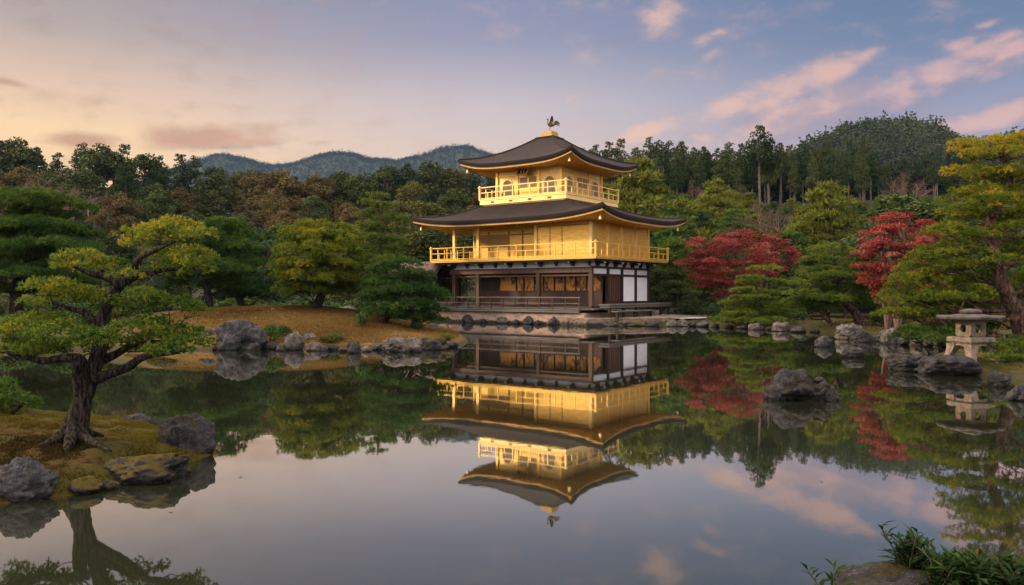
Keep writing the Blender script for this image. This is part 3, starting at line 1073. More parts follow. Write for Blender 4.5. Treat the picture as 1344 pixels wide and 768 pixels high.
        def post(x, y, k=0.03, h=rail - 0.03):
            MB().box(x - k, x + k, y - k, y + k, z1 + 0.004, z1 + h).build('railing_post', mat, ra)
        for i in range(nx + 1):
            x = -hx + 2 * hx * i / nx
            post(x, -hy, 0.034 if i % 2 == 0 else 0.028, rail - 0.03 if i % 2 == 0 else rail * 0.56 - 0.025)
            post(x, hy)
        for i in range(1, ny):
            y = -hy + 2 * hy * i / ny
            post(hx - 0.002, y, 0.034 if i % 2 == 0 else 0.028, rail - 0.03 if i % 2 == 0 else rail * 0.56 - 0.025)
            post(-hx + 0.002, y)
        for sx in (-1, 1):
            for sy in (-1, 1):
                post(sx * hx, sy * hy, 0.06, rail + 0.12)
        return bl

    balcony(6.81, 5.17, 4.195, 4.36, 0.86, 18, 14, M['gold'])

    # second storey
    z0, z1 = 4.363, 6.72
    w = MB()
    w.box(1.5, A, -B, B, z0, z1)
    w.box(-5.0, 1.497, -2.6, B, z0, z1)
    wall = w.build('wall', M['gold_panel'], root)
    fr = MB()
    for x in (2.65, 3.6):
        fr.box(x - 0.025, x + 0.025, -B - 0.02, -B - 0.002, z0 + 0.08, z1 - 0.32)
    fr.box(1.6, A - 0.12, -B - 0.03, -B - 0.002, z1 - 0.3, z1 - 0.22)
    fr.box(1.6, A - 0.12, -B - 0.03, -B - 0.002, z0 + 0.02, z0 + 0.07)
    for x in (-3.55, -1.75, -0.55, 0.75, 1.2):
        fr.box(x - 0.04, x + 0.04, -2.66, -2.603, z0, z1 - 0.3)
    fr.box(-5.0, 1.48, -2.67, -2.603, z1 - 0.62, z1 - 0.52)
    fr.box(-5.0, 1.48, -2.665, -2.603, z0 + 0.01, z0 + 0.08)
    fr.build('wall_frame', M['gold_seam'], root)
    for x0, x1 in ((-4.9, -3.6), (-3.5, -1.8), (0.8, 1.15)):
        MB().box(x0, x1, -2.64, -2.603, z0 + 0.95, z1 - 0.65).build('lattice_panel', M['gold_shaded'], root)
    for x in (-5.6, -3.4):
        MB().box(x - 0.10, x + 0.10, -B - 0.1, -B + 0.1, z0, z1).build('gold_post', M['gold_pale'], root)
    for (x, y) in ((1.55, -B), (A, -B), (A, -1.9), (A, 0.03), (A, 2.03), (A, B)):
        MB().box(x - 0.1, x + 0.1, y - 0.1, y + 0.1, z0 + 0.001, z1 - 0.004).build('gold_post', M['gold_pale'], root)
    for y in (-1.3, 1.3, B):
        MB().box(-5.7, -5.5, y - 0.1, y + 0.1, z0, z1).build('gold_post', M['gold_pale'], root)
    c2 = MB(); c2.box(-A, A + 0.1, -B - 0.1, B, z1 + 0.003, z1 + 0.12)
    c2.build('porch_ceiling', M['gold'], root)

    # roofs
    def roof(hx, hy, ze, lift, hx2, hy2, zt, power, wx, wy, wz, bark=0.24, nb=26, cap=None):
        S = np.linspace(-1, 1, 49)
        Tt = np.linspace(0, 1, 15)
        flare = lambda s: 1 + 0.012 * abs(s) ** 6

        def side(k, s, ex, ey, z):
            x, y = s * ex, -ey
            if k == 0: return (x, y, z)
            if k == 1: return (ex, s * ey, z)
            if k == 2: return (-s * ex, ey, z)
            return (-ex, -s * ey, z)

        def lf(s): return lift * abs(s) ** 3.6
        top = MB()
        for k in range(4):
            rows = []
            rows.append([side(k, s, hx * flare(s) - 0.05, hy * flare(s) - 0.05, ze - bark + lf(s)) for s in S])
            rows.append([side(k, s, hx * flare(s), hy * flare(s), ze - bark * 0.5 + lf(s)) for s in S])
            for t in Tt:
                ex, ey = hx + (hx2 - hx) * t, hy + (hy2 - hy) * t
                z = ze + (zt - ze) * (0.55 * t + 0.45 * t ** power)
                rows.append([side(k, s, ex * (flare(s) if t == 0 else 1), ey * (flare(s) if t == 0 else 1), z + lf(s) * (1 - t) ** 2.2) for s in S])
            top.grid(rows)
        rf = top.build('roof', M['bark_roof'], root, smooth=True)
        rf.modifiers.new('edge', 'EDGE_SPLIT').split_angle = R(40)
        # dark under-edge, gold fascia
        fs = MB(); dkb = MB(); so = MB()
        for k in range(4):
            dkb.grid([[side(k, s, hx * flare(s) - 0.05 - q, hy * flare(s) - 0.05 - q, ze - bark - e_ + lf(s)) for s in S] for q, e_ in ((0, 0.0), (0.06, 0.012), (0.06, 0.07), (0.13, 0.07))])
            fs.grid([[side(k, s, hx * flare(s) - q, hy * flare(s) - q, ze - bark - e_ + lf(s) * m_) for s in S] for q, e_, m_ in ((0.13, 0.075, 1), (0.13, 0.17, 1), (0.26, 0.173, 1), (0.27, 0.14, 1))])
            rows = []
            for t in np.linspace(0, 1, 9):
                ex, ey = (hx - 0.27) + (wx - hx + 0.27) * t, (hy - 0.27) + (wy - hy + 0.27) * t
                z = (ze - bark - 0.145) * (1 - t) + wz * t
                rows.append([side(k, s, ex, ey, z + lf(s) * (1 - t) ** 2) for s in S])
            so.grid(rows)
            # rafters under the soffit
            ln = hx if k % 2 == 0 else hy
            n = int(nb * ln / hx)
            for i in range(n):
                s = -0.985 + 1.97 * (i + 0.5) / n
                pts = []
                for t in (0.03, 0.3, 0.6, 0.97):
                    ex, ey = (hx - 0.27) + (wx - hx + 0.27) * t, (hy - 0.27) + (wy - hy + 0.27) * t
                    z = (ze - bark - 0.145) * (1 - t) + wz * t
                    pts.append(side(k, s, ex, ey, z + lf(s) * (1 - t) ** 2 - 0.035))
                for a, b_ in zip(pts[:-1], pts[1:]):
                    so.bar(a, b_, 0.055, 0.07)
        dkb.build('eave_edge', M['black'], rf)
        fs.build('eave_fascia', M['gold_dull'], rf)
        so.build('soffit', M['gold'], rf)
        # hip ridges
        for sx, sy in ((1, -1), (1, 1), (-1, 1), (-1, -1)):
            hp = MB()
            pts = []
            for t in np.linspace(0.0, 1, 12):
                ex, ey = hx + (hx2 - hx) * t, hy + (hy2 - hy) * t
                z = ze + (zt - ze) * (0.55 * t + 0.45 * t ** power) + lift * (1 - t) ** 2.2
                pts.append((sx * ex, sy * ey, z + 0.02))
            hp.tube(pts, 0.06, 6)
            hp.build('hip_ridge', M['bark_roof'], rf)
        # bells at the corners
        for sx, sy in ((1, -1), (1, 1), (-1, -1)):
            bx, by, bz = sx * (hx - 0.45), sy * (hy - 0.45), ze + lift * 0.62 - bark - 0.25
            m_ = MB()
            m_.lathe([(0.012, bz + 0.02), (0.03, bz), (0.07, bz - 0.06), (0.085, bz - 0.2), (0.1, bz - 0.25), (0.0, bz - 0.24)], 10, (bx, by))
            m_.tube([(bx, by, bz + 0.2), (bx, by, bz)], 0.012, 5)
            m_.build('wind_bell', M['gold_pale'], rf)
        return rf

    roof(7.82, 6.05, 6.98, 0.50, 3.55, 3.45, 8.22, 2.2, A + 0.02, B + 0.02, 6.70)
    r3 = roof(4.70, 4.60, 10.98, 0.52, 0.62, 0.62, 13.2, 1.9, 2.72, 2.72, 10.66, 0.22, 20)

    # third storey
    s = MB(); s.box(-3.42, 3.42, -3.42, 3.42, 8.0, 8.297)
    s.build('balcony_skirt', M['gold_pale'], root)
    balcony(3.62, 3.55, 8.30, 8.66, 0.86, 10, 10, M['gold_pale'], 0.03)
    dl = MB()
    for x in (-2.5, -0.9, 0.7, 2.3):
        dl.box(x - 0.14, x + 0.14, -3.575, -3.553, 8.38, 8.5)
    dl.build('metal_fitting', M['bronze'], root)
    h = 2.7
    z0, z1 = 8.663, 10.68
    w = MB(); w.box(-h, h, -h, h, z0, z1)
    w.build('wall', M['gold_pale'], root)
    for k in range(4):
        for t in (-h, -0.9, 0.9):
            q = MB()
            x, y = ((t, -h), (h, t), (-t, h), (-h, -t))[k]
            q.box(x - 0.09, x + 0.09, y - 0.09, y + 0.09, z0 + 0.001, z1 - 0.002)
            q.build('gold_post', M['gold'], root)
    b = MB()
    for k, zz in enumerate((z0 + 0.02, z1 - 0.42)):
        b.box(-h + 0.1, h - 0.1, -h - 0.045, -h - 0.002, zz, zz + 0.08)
        b.box(h + 0.002, h + 0.045, -h + 0.1, h - 0.1, zz, zz + 0.08)
        b.box(-h + 0.1, h - 0.1, h + 0.002, h + 0.045, zz, zz + 0.08)
        b.box(-h - 0.045, -h - 0.002, -h + 0.1, h - 0.1, zz, zz + 0.08)
    b.build('wall_frame', M['gold'], root)

    def place(k, u, z, out):
        """wall k, along u, height z, distance out of the wall"""
        return ((u, -h - out, z), (h + out, u, z), (-u, h + out, z), (-h - out, -u, z))[k]

    def arch(n, w2, hh):
        """bell shaped window outline (u, v)"""
        pts = [(-w2 * 1.12, 0)]
        for i in range(n + 1):
            t = i / n
            a = math.pi * (1 - t)
            pts.append((w2 * math.cos(a), hh * 0.45 + hh * 0.55 * math.sin(a) ** 0.8))
        pts.append((w2 * 1.12, 0))
        return pts

    def extrude(mb, k, outline, u0, zb, o0, o1):
        n = len(outline)
        vs = [place(k, u0 + u, zb + v, o) for o in (o0, o1) for (u, v) in outline]
        mb.add(vs, [tuple(range(n)), tuple(range(2 * n - 1, n - 1, -1))] + [(i, n + i, n + (i + 1) % n, (i + 1) % n) for i in range(n)])

    for k in range(4):
        for u in (-1.78, 1.78):
            m_ = MB(); extrude(m_, k, arch(12, 0.50, 1.22), u, z0 + 0.22, 0.003, 0.05)
            wd = m_.build('window', M['gold'], root)
            m_ = MB(); extrude(m_, k, arch(12, 0.42, 1.10), u, z0 + 0.26, 0.051, 0.058)
            m_.build('window_paper', M['paper'], wd)
            m_ = MB()
            for i in range(-3, 4):
                uu = i * 0.115
                top = 0.26 + 0.5 + 0.6 * math.sqrt(max(0, 1 - (uu / 0.42) ** 2)) - 0.02
                a0, b0 = Vector(place(k, u + uu, z0 + 0.27, 0.068)), Vector(place(k, u + uu, z0 + top, 0.068))
                m_.tube([a0, b0], 0.012, 4)
            for v in (0.5, 0.74, 0.98, 1.18):
                m_.tube([place(k, u - 0.36, z0 + v, 0.07), place(k, u + 0.36, z0 + v, 0.07)], 0.012, 4)
            m_.build('window_lattice', M['gold_shaded'], wd)
        m_ = MB()
        extrude(m_, k, [(-0.78, 0.1), (0.78, 0.1), (0.78, 1.52), (-0.78, 1.52)], 0, z0, 0.003, 0.04)
        dr = m_.build('door', M['gold'], root)
        for sgn in (-1, 1):
            m_ = MB()
            extrude(m_, k, [(sgn * 0.06, 0.72), (sgn * 0.70, 0.72), (sgn * 0.70, 1.42), (sgn * 0.06, 1.42)], 0, z0, 0.041, 0.05)
            m_.build('door_paper', M['paper'], dr)
            m_ = MB()
            for i in range(6):
                u = sgn * (0.08 + i * 0.12)
                m_.tube([place(k, u, z0 + 0.72, 0.056), place(k, u, z0 + 1.42, 0.056)], 0.016, 4)
            for v in (0.74, 0.95, 1.18, 1.40):
                m_.tube([place(k, sgn * 0.06, z0 + v, 0.058), place(k, sgn * 0.70, z0 + v, 0.058)], 0.016, 4)
            m_.build('door_lattice', M['gold_shaded'], dr)
    # name board under the eave, tilted forward, dark with two pale strokes
    pb = MB()
    Rm = Matrix.Rotation(R(-28), 4, 'X')

    def tb(u, y, v): return Rm @ Vector((u, y, v)) + Vector((-0.15, -3.15, 10.62))
    vs = [tb(u, y, v) for y in (0, 0.07) for (u, v) in ((-0.36, -0.42), (0.36, -0.42), (0.36, 0.42), (-0.36, 0.42))]
    pb.add(vs, [(0, 1, 2, 3), (7, 6, 5, 4), (0, 4, 5, 1), (1, 5, 6, 2), (2, 6, 7, 3), (3, 7, 4, 0)])
    pl = pb.build('name_board', M['black'], root)
    st = MB()
    for o_ in (-0.14, 0.1):
        vs = [tb(u + o_, -0.012, v) for (u, v) in ((-0.05, 0.34), (0.03, 0.34), (0.12, -0.34), (0.04, -0.34))]
        st.add(vs, [(0, 1, 2, 3)])
        vs2 = [tb(u + o_, -0.002, v) for (u, v) in ((-0.05, 0.34), (0.03, 0.34), (0.12, -0.34), (0.04, -0.34))]
        st.add(vs2, [(3, 2, 1, 0)])
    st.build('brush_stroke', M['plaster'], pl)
    fr = MB()
    for (u0, u1, v0, v1) in ((-0.42, 0.42, 0.42, 0.49), (-0.42, 0.42, -0.49, -0.42), (-0.43, -0.36, -0.42, 0.42), (0.36, 0.43, -0.42, 0.42)):
        vs = [tb(u, y, v) for y in (-0.03, 0.08) for (u, v) in ((u0, v0), (u1, v0), (u1, v1), (u0, v1))]
        fr.add(vs, [(0, 1, 2, 3), (7, 6, 5, 4), (0, 4, 5, 1), (1, 5, 6, 2), (2, 6, 7, 3), (3, 7, 4, 0)])
    fr.build('board_frame', M['gold'], pl)

    # roof crown and phoenix
    c = MB(); c.box(-0.74, 0.74, -0.74, 0.74, 13.12, 13.24)
    c.build('crown_base', M['bark_roof'], root)
    c = MB(); c.box(-0.5, 0.5, -0.5, 0.5, 13.242, 13.40); c.box(-0.44, 0.44, -0.44, 0.44, 13.402, 13.58); c.box(-0.4, 0.4, -0.4, 0.4, 13.582, 13.66)
    c.build('roof_crown', M['gold_dull'], root)
    ph = MB()
    for y in (-0.05, 0.05):
        ph.tube([(0.0, y, 13.66), (0.02, y, 13.95), (0.04, y * 0.8, 14.12)], [0.03, 0.025, 0.04], 6)
    # the bird faces along local -x (to the left in the photograph)
    pts, rd = spline([(0.42, 0, 14.16, 0.03), (0.22, 0, 14.16, 0.10), (0.02, 0, 14.2, 0.14), (-0.14, 0, 14.3, 0.10), (-0.19, 0, 14.45, 0.05), (-0.15, 0, 14.58, 0.042), (-0.19, 0, 14.66, 0.06), (-0.26, 0, 14.66, 0.035), (-0.34, 0, 14.63, 0.008)], 4)
    ph.tube(pts, rd, 8)
    for y in (-0.3, 0, 0.3):
        ph.tube([(-0.17, y * 0.1, 14.7), (-0.12, y * 0.25, 14.8)], [0.02, 0.006], 5)
    for sgn in (-1, 1):      # raised wings
        o = [(-0.08, 0.08, 14.3), (0.02, 0.28, 14.55), (0.12, 0.42, 14.82), (0.24, 0.44, 14.86), (0.3, 0.38, 14.6), (0.33, 0.26, 14.4), (0.28, 0.1, 14.2)]
        vs = [(x, sgn * y, z) for x, y, z in o] + [(x + 0.035, sgn * (y - 0.03), z) for x, y, z in o]
        n = len(o)
        ph.add(vs, [tuple(range(n)), tuple(range(2 * n - 1, n - 1, -1))] + [(i, (i + 1) % n, n + (i + 1) % n, n + i) for i in range(n)])
    for i, (dy, dz) in enumerate(((-0.16, 0.02), (-0.08, 0.14), (0, 0.22), (0.08, 0.12), (0.16, -0.02))):     # tail plumes
        pts, rd = spline([(0.34, dy * 0.3, 14.16, 0.04), (0.55, dy * 0.7, 14.28 + dz, 0.045), (0.78, dy, 14.26 + dz, 0.04), (0.98, dy * 1.2, 14.14 + dz, 0.012)], 4)
        ph.tube(pts, rd, 6)
    po = ph.build('phoenix_finial', M['bronze'], root, smooth=True)
    po.rotation_euler = (0, 0, -PAV_RZ)
    po.scale = (0.74, 0.74, 0.92)
    po.location = (0, 0, 13.66 * 0.08)

    # bench and step along the right side
    b = MB()
    b.box(6.75, 7.55, -4.7, 4.3, 1.26, 1.34)
    b.box(6.8, 7.5, -4.65, 4.25, 1.10, 1.257)
    bn = b.build('side_step', M['grey_wood'], root)
    for y in (-4.4, -2.6, -0.8, 1.0, 2.8, 4.1):
        MB().box(7.3, 7.44, y - 0.08, y + 0.08, 0.3, 1.098).build('step_leg', M['dark_wood'], bn)
    b = MB(); b.box(7.75, 8.25, -4.9, 0.3, 0.86, 0.93)
    bn = b.build('lower_step', M['grey_wood'], root)
    for y in (-4.6, -2.3, 0.0):
        MB().box(7.95, 8.07, y - 0.07, y + 0.07, 0.3, 0.857).build('step_leg', M['dark_wood'], bn)
    b = MB(); b.box(5.92, 6.72, -5.3, 4.3, 0.98, 1.06)
    b.build('side_deck', M['grey_wood'], root)
    return root


build_pavilion()


def build_annex():
    """small open fishing porch joined to the far left of the pavilion"""
    p = at(562, 384, 60.0)
    root = empty('fishing_porch', (p.x, p.y, 0), PAV_RZ, 'small open porch with rounded brown bark roof left of the golden pavilion', 'porch')
    rows = []
    L, W_ = 2.3, 1.75
    for x in np.linspace(-L, L, 9):
        q = abs(x / L)
        row = []
        for i in range(15):
            a = math.pi * i / 14
            row.append((x + 0.0, -W_ * math.cos(a), 3.22 + (0.95 + 0.08 * q * q) * math.sin(a) ** 0.8))
        rows.append(row)
    t = MB(); t.grid(rows)
    rf = t.build('roof', M['porch_roof'], root, smooth=True)
    sol = rf.modifiers.new('thick', 'SOLIDIFY'); sol.thickness = 0.22; sol.offset = -1
    for x in (-L, L):
        e = MB()
        e.tube([(x, -W_ * 0.99 * math.cos(math.pi * i / 14), 3.17 + 0.97 * math.sin(math.pi * i / 14) ** 0.8) for i in range(15)], 0.06, 6)
        e.build('gable_edge', M['brown_wood'], rf)
    for x in (-1.9, 1.9):
        for y in (-1.35, 1.35):
            MB().box(x - 0.09, x + 0.09, y - 0.09, y + 0.09, -0.4, 3.25).build('post', M['dark_wood'], root)
    b = MB()
    b.box(-2.1, 2.1, -1.43, -1.27, 2.95, 3.12); b.box(-2.1, 2.1, 1.27, 1.43, 2.95, 3.12); b.box(-2.3, 3.4, -1.5, 1.5, 0.9, 1.02)
    b.build('beam', M['dark_wood'], root)


build_annex()


# stone terrace at the right corner of the pavilion
def build_terrace():
    rr = random.Random(4)
    outl = [pav(3.6, -5.35), pav(5.2, -5.9), pav(6.6, -5.95), pav(8.0, -4.4), pav(9.4, -2.6), pav(9.9, -0.6), pav(10.2, 5), pav(4.5, 5.3), pav(3.6, 0)]
    pts = []
    for i in range(len(outl)):
        a, b = Vector(outl[i]), Vector(outl[(i + 1) % len(outl)])
        for k in range(6):
            q = a.lerp(b, k / 6)
            pts.append((q.x + rr.uniform(-0.06, 0.06), q.y + rr.uniform(-0.06, 0.06)))
    m = MB(); m.prism(pts, -0.7, 0.5)
    props(m.build('terrace', M['terrace'], bevel=0.05), kind='structure')
    # pale gravel path behind it
    path = [(at(868, 0, 52).x, 51.2), (at(905, 0, 50.5).x, 50.6), (at(935, 0, 52).x, 52.0), (at(962, 0, 55).x, 54.5), (at(948, 0, 57).x, 57.4), (at(910, 0, 58).x, 58), (at(868, 0, 58).x, 58.5), (at(862, 0, 54).x, 54)]
    X = np.linspace(8.5, 16.5, 33); Y = np.linspace(50, 59, 37)
    rows = []
    XX, YY = np.meshgrid(X, Y)
    ZZ = ground_z(XX, YY)
    d = poly_sdf(XX, YY, path)
    V = np.stack([XX, YY, np.maximum(ZZ + 0.03, 0.42)], -1)
    n, mm = XX.shape
    I = np.arange(n * mm).reshape(n, mm)
    Fq = np.stack([I[:-1, :-1], I[:-1, 1:], I[1:, 1:], I[1:, :-1]], -1).reshape(-1, 4)
    keep = d.reshape(-1)[Fq].max(1) < 0.15
    me = bpy.data.meshes.new('gravel_path')
    me.from_pydata(V.reshape(-1, 3).tolist(), [], Fq[keep].tolist())
    me.update()
    props(link_mesh('gravel_path', me, M['sand'], smooth=True), kind='structure')


build_terrace()
# ------------------------------------------------------------------ rocks
import bmesh


def rock_mesh(seed, w, d, h, sub=4, rough=1.0, flat=0.0, cut=0.2):
    bm = bmesh.new()
    bmesh.ops.create_icosphere(bm, subdivisions=sub, radius=1.0)
    rr = random.Random(seed)
    planes = []
    for i in range(9):
        n = Vector((rr.gauss(0, 1), rr.gauss(0, 1), rr.gauss(0.25, 0.7))).normalized()
        planes.append((n, rr.uniform(0.62, 0.92)))
    if flat: planes.append((Vector((rr.uniform(-.15, .15), rr.uniform(-.15, .15), 1)).normalized(), 1 - flat))
    off = Vector((rr.uniform(-50, 50), rr.uniform(-50, 50), rr.uniform(-50, 50)))
    for v in bm.verts:
        p = v.co.copy()
        for n, k in planes:
            e = p.dot(n) - k
            if e > 0: p -= n * e * 0.88
        q = p.normalized()
        a = mnoise.fractal(q * 1.3 + off, 1.0, 2.1, 4) * 0.24
        b = mnoise.fractal(q * 5.0 + off, 0.9, 2.2, 4) * 0.10
        c = abs(mnoise.noise(Vector((q.x * 3.2, q.y * 3.2, q.z * 7.0)) + off)) * -0.09
        p += q * (a + b + c) * rough
        v.co = p
    lo = Vector([min(v.co[i] for v in bm.verts) for i in range(3)])
    hi = Vector([max(v.co[i] for v in bm.verts) for i in range(3)])
    zc = lo.z + (hi.z - lo.z) * cut
    for v in bm.verts:
        v.co = Vector(((v.co.x - (lo.x + hi.x) / 2) / (hi.x - lo.x) * w, (v.co.y - (lo.y + hi.y) / 2) / (hi.y - lo.y) * d, (v.co.z - zc) / (hi.z - zc) * h))
    me = bpy.data.meshes.new('rock')
    bm.to_mesh(me)
    bm.free()
    return me


ROCK_N = [100]


def rock(px, base, w, h, label, mat='rock', Y=None, sub=4, name='rock', group=None, depth=0.8, zoff=None, flat=0.0, rz=0.0, rough=1.0, seed=None, cut=0.2):
    """rock seen at pixel column px, its foot at row base, w x h pixels large; foot stands in the water unless Y is given"""
    ROCK_N[0] += 1
    Yf = Y if Y is not None else shore_y(base)
    W_, H_ = w / F * Yf, h / F * Yf
    D_ = W_ * depth
    z = at(px, base, Yf).z
    me = rock_mesh(seed or ROCK_N[0], W_, D_, H_ + 0.04, sub, rough, flat, cut)
    o = link_mesh(name, me, M[mat], smooth=True)
    o.location = (at(px, base, Yf).x, Yf + D_ * 0.42, z - 0.03)
    o.rotation_euler = (0, 0, rz)
    props(o, label, 'rock', group)
    return o


# near islet
rock(10, 661, 92, 54, 'large grey rock at the near water edge of the islet, cut by the frame', 'rock', depth=0.7, sub=5)
rock(229, 603, 86, 54, 'big dark flat-topped rock at the tip of the near islet', 'rock_dark', depth=0.9, sub=5, flat=0.3, cut=0.42, rough=0.8)
rock(172, 637, 112, 36, 'low mossy rock on the near bank of the islet', 'rock_mossy', depth=0.75, sub=5, rough=0.8)
rock(36, 572, 90, 26, 'low dark rock behind the pine trunk on the islet', 'rock_dark', Y=12.4, depth=0.6, sub=5)
rock(180, 568, 42, 22, 'small dark rock behind the islet, right of the pine trunk', 'rock_dark', Y=12.3, depth=0.8)
rock(104, 651, 46, 20, 'half sunk mossy rock in the front bank between the two larger rocks', 'rock_mossy', depth=0.8)
rock(138, 644, 30, 12, 'small mossy stone at the waterline beside the low mossy rock', 'rock_mossy', depth=0.8)
rock(82, 632, 40, 16, 'small half buried rock in the moss beside the large grey rock', 'rock_mossy', Y=8.7, depth=0.8)
# left shore
rock(312, 460, 70, 40, 'biggest grey boulder of the left shore, below the grassy mound', 'rock', depth=0.7, sub=5, flat=0.25, cut=0.3, seed=2033)
rock(270, 444, 24, 12, 'small rock left of the biggest boulder of the left shore', 'rock', Y=30.2)
rock(352, 459, 24, 10, 'low rock under the green bush on the left shore', 'rock_dark')
rock(384, 460, 28, 25, 'upright speckled rock on the left shore below the golden pine', 'rock_pale', sub=4)
rock(404, 451, 20, 13, 'round pale rock behind the upright speckled rock on the left shore', 'rock_pale', Y=30.2)
rock(411, 461, 22, 12, 'small pale block right of the upright speckled rock', 'rock_pale')
rock(436, 460, 16, 7, 'flat little stone at the water under the golden pine', 'rock_dark')
rock(463, 464, 20, 16, 'rounded dark rock standing alone below the shore grass', 'rock_dark')
rock(495, 460, 20, 8, 'low stone between the rounded dark rock and the long rock', 'rock')
rock(526, 463, 56, 20, 'long lichen-speckled rock near the tip of the left shore', 'rock_pale', sub=5, depth=0.6)
rock(566, 460, 44, 18, 'dark mossy rock at the tip of the left shore', 'rock_mossy', depth=0.7)
rock(592, 457, 20, 8, 'outermost small rock at the tip of the left shore', 'rock_dark')
for px, b, w, h, mt, lb in ((330, 461, 20, 10, 'rock_dark', 'small dark stone at the foot of the biggest boulder'), (368, 461, 14, 9, 'rock', 'little stone between the bush and the upright speckled rock'),
                            (424, 461, 12, 7, 'rock', 'small stone right of the pale block on the left shore'), (449, 462, 12, 6, 'rock_mossy', 'mossy pebble left of the rounded dark rock'),
                            (480, 462, 14, 7, 'rock_pale', 'pale little stone right of the rounded dark rock'), (508, 462, 16, 10, 'rock_dark', 'dark stone against the left end of the long rock'),
                            (546, 463, 14, 8, 'rock', 'small stone in front of the long rock, towards the shore tip'), (250, 456, 22, 10, 'rock_dark', 'low dark stone left of the boulder, at the left end of the grass'),
                            (228, 459, 16, 7, 'rock', 'flat grey stone at the waterline left of the low dark stone'), (284, 460, 14, 8, 'rock_mossy', 'mossy stone at the left foot of the biggest boulder')):
    rock(px, b, w, h, lb, mt)
rock(450, 420, 40, 18, 'pale rock behind the mound between the two pines', 'rock_pale', Y=40.5)
rock(478, 421, 24, 12, 'grey rock behind the mound beside the pale rock', 'rock', Y=40.0)
rock(519, 436, 30, 20, 'upright grey rock behind the leaning dark pine', 'rock', Y=36.8)
rock(563, 441, 26, 15, 'bluish rock at the water left of the pavilion deck', 'rock', Y=36.2)
rock(583, 436, 16, 11, 'round pale stone in the water left of the pavilion deck', 'rock_pale', Y=40)
# stones under the deck
def deck_row(px, y):
    """distance at which column px meets the line y = const of the pavilion"""
    r = (px - 672) / F
    x = (r * (PAV_C[1] + UX * y) - PAV_C[0] + UY * y) / (UX - r * UY)
    return pav(x, y)[1]


for px, lb in ((614, 'dark stone under the deck, nearest to the left shore'), (661, 'squat stone under the deck, second from the left shore'), (695, 'wide brown stone under the middle of the deck'),
               (728, 'tall dark stone under the deck right of its middle'), (768, 'reddish stone under the right end of the deck')):
    Yb = deck_row(px, -5.72)
    rock(px, 384 + 2167 / Yb, 18, 11, lb, 'rock_pale' if px in (661, 768) else 'rock', Y=Yb, name='foundation_stone', group='stones under the pavilion deck', depth=0.7)
rng_ = random.Random(9)
for i, (px, w, lb) in enumerate(((634, 9, 'between the first two deck stones'), (677, 9, 'between the squat and the wide deck stone'), (706, 8, 'right of the wide brown deck stone'), (745, 9, 'left of the reddish deck stone'), (752, 7, 'close to the reddish deck stone'))):
    Yb = deck_row(px, -5.75)
    rock(px, 384 + 2167 / Yb, w, 6, 'little black stone at the waterline ' + lb, 'rock_dark', Y=Yb, sub=3, group='little stones under the deck')
# right shore, from the pavilion outwards
for px, b, w, h, mt, lb in (
        (806, 428.5, 24, 7, 'rock_pale', 'flat pale stone at the foot of the terrace corner'),
        (836, 428.5, 22, 7, 'rock_mossy', 'mossy flat stone under the terrace right of its corner'),
        (858, 429, 16, 8, 'rock_dark', 'dark stone at the right end of the terrace'),
        (882, 429, 12, 12, 'rock_pale', 'pale upright stone, first right of the terrace'),
        (896, 429, 15, 13, 'rock_pale', 'broad pale stone, second right of the terrace'),
        (910, 429, 10, 9, 'rock', 'grey stone right of the two pale stones by the terrace'),
        (924, 429.5, 15, 11, 'rock', 'rounded grey stone in front of the gravel path'),
        (940, 430, 11, 8, 'rock', 'small grey stone at the right end of the gravel path'),
        (958, 431, 12, 6, 'rock_dark', 'low dark stone left of the layered waterside pine'),
        (976, 432, 12, 7, 'rock', 'small stone under the left side of the layered waterside pine'),
        (995, 433.5, 18, 12, 'rock_pale', 'pale stone under the layered waterside pine'),
        (1012, 434, 10, 7, 'rock_dark', 'small dark stone right of the pale stone under the layered pine'),
        (1028, 435.5, 21, 16, 'rock_pale', 'tall pale stone between the two waterside pines'),
        (1051, 437, 18, 10, 'rock', 'brownish stone left of the leaning pine'),
        (1072, 437, 12, 6, 'rock_dark', 'low stone at the water below the leaning pine')):
    rock(px, b, w * 1.2, h * 0.8, lb, mt, Y=min(51.5, shore_y(b)) + 0.2, sub=4, group='stones edging the right shore')
for px, b, w, h, mt, lb, Y in (
        (1084, 456, 23, 17, 'rock', 'small grey rock standing alone in the pond near the right shore', None),
        (1123, 470, 28, 16, 'rock_dark', 'dark low rock in the pond, right of the lone small rock', None),
        (1119, 448, 32, 27, 'rock_pale', 'large speckled boulder on the right shore below the leaning pine', 34.8),
        (1138, 453, 26, 20, 'rock_dark', 'dark boulder right of the large speckled boulder', 33.0),
        (1156, 447, 14, 9, 'rock', 'small stone between the dark boulder and the pale boulder', 33.5),
        (1172, 452, 26, 25, 'rock_pale', 'pale rounded boulder left of the stone lantern row', 32.0),
        (1190, 452, 17, 11, 'rock', 'first low brown stone right of the pale rounded boulder', 31.2),
        (1207, 453, 17, 12, 'rock_pale', 'second low stone in the row behind the lantern', 30.8),
        (1222, 454, 14, 12, 'rock', 'narrow stone in the row left of the lantern legs', 30.3),
        (1237, 457, 16, 12, 'rock_dark', 'last dark stone of the row left of the lantern legs', 29.6),
        (1204, 488, 60, 25, 'rock_dark', 'long knobbly rock at the water left of the lantern rock', None),
        (1222, 492, 22, 12, 'rock_dark', 'small rock wedged between the knobbly rock and the lantern rock', None),
        (1317, 509, 27, 23, 'rock_dark', 'round pitted rock at the water right of the lantern', None),
        (1345, 527, 30, 24, 'rock', 'grey rock cut by the right edge of the picture', None)):
    rock(px, b, w * 1.12, h * 0.86, lb, mt, Y=Y, sub=5 if w > 24 else 4)
rock(1264, 494, 84, 25, 'broad flat rock that carries the stone lantern', 'rock_dark', depth=1.15, sub=5, flat=0.45, rough=0.7)


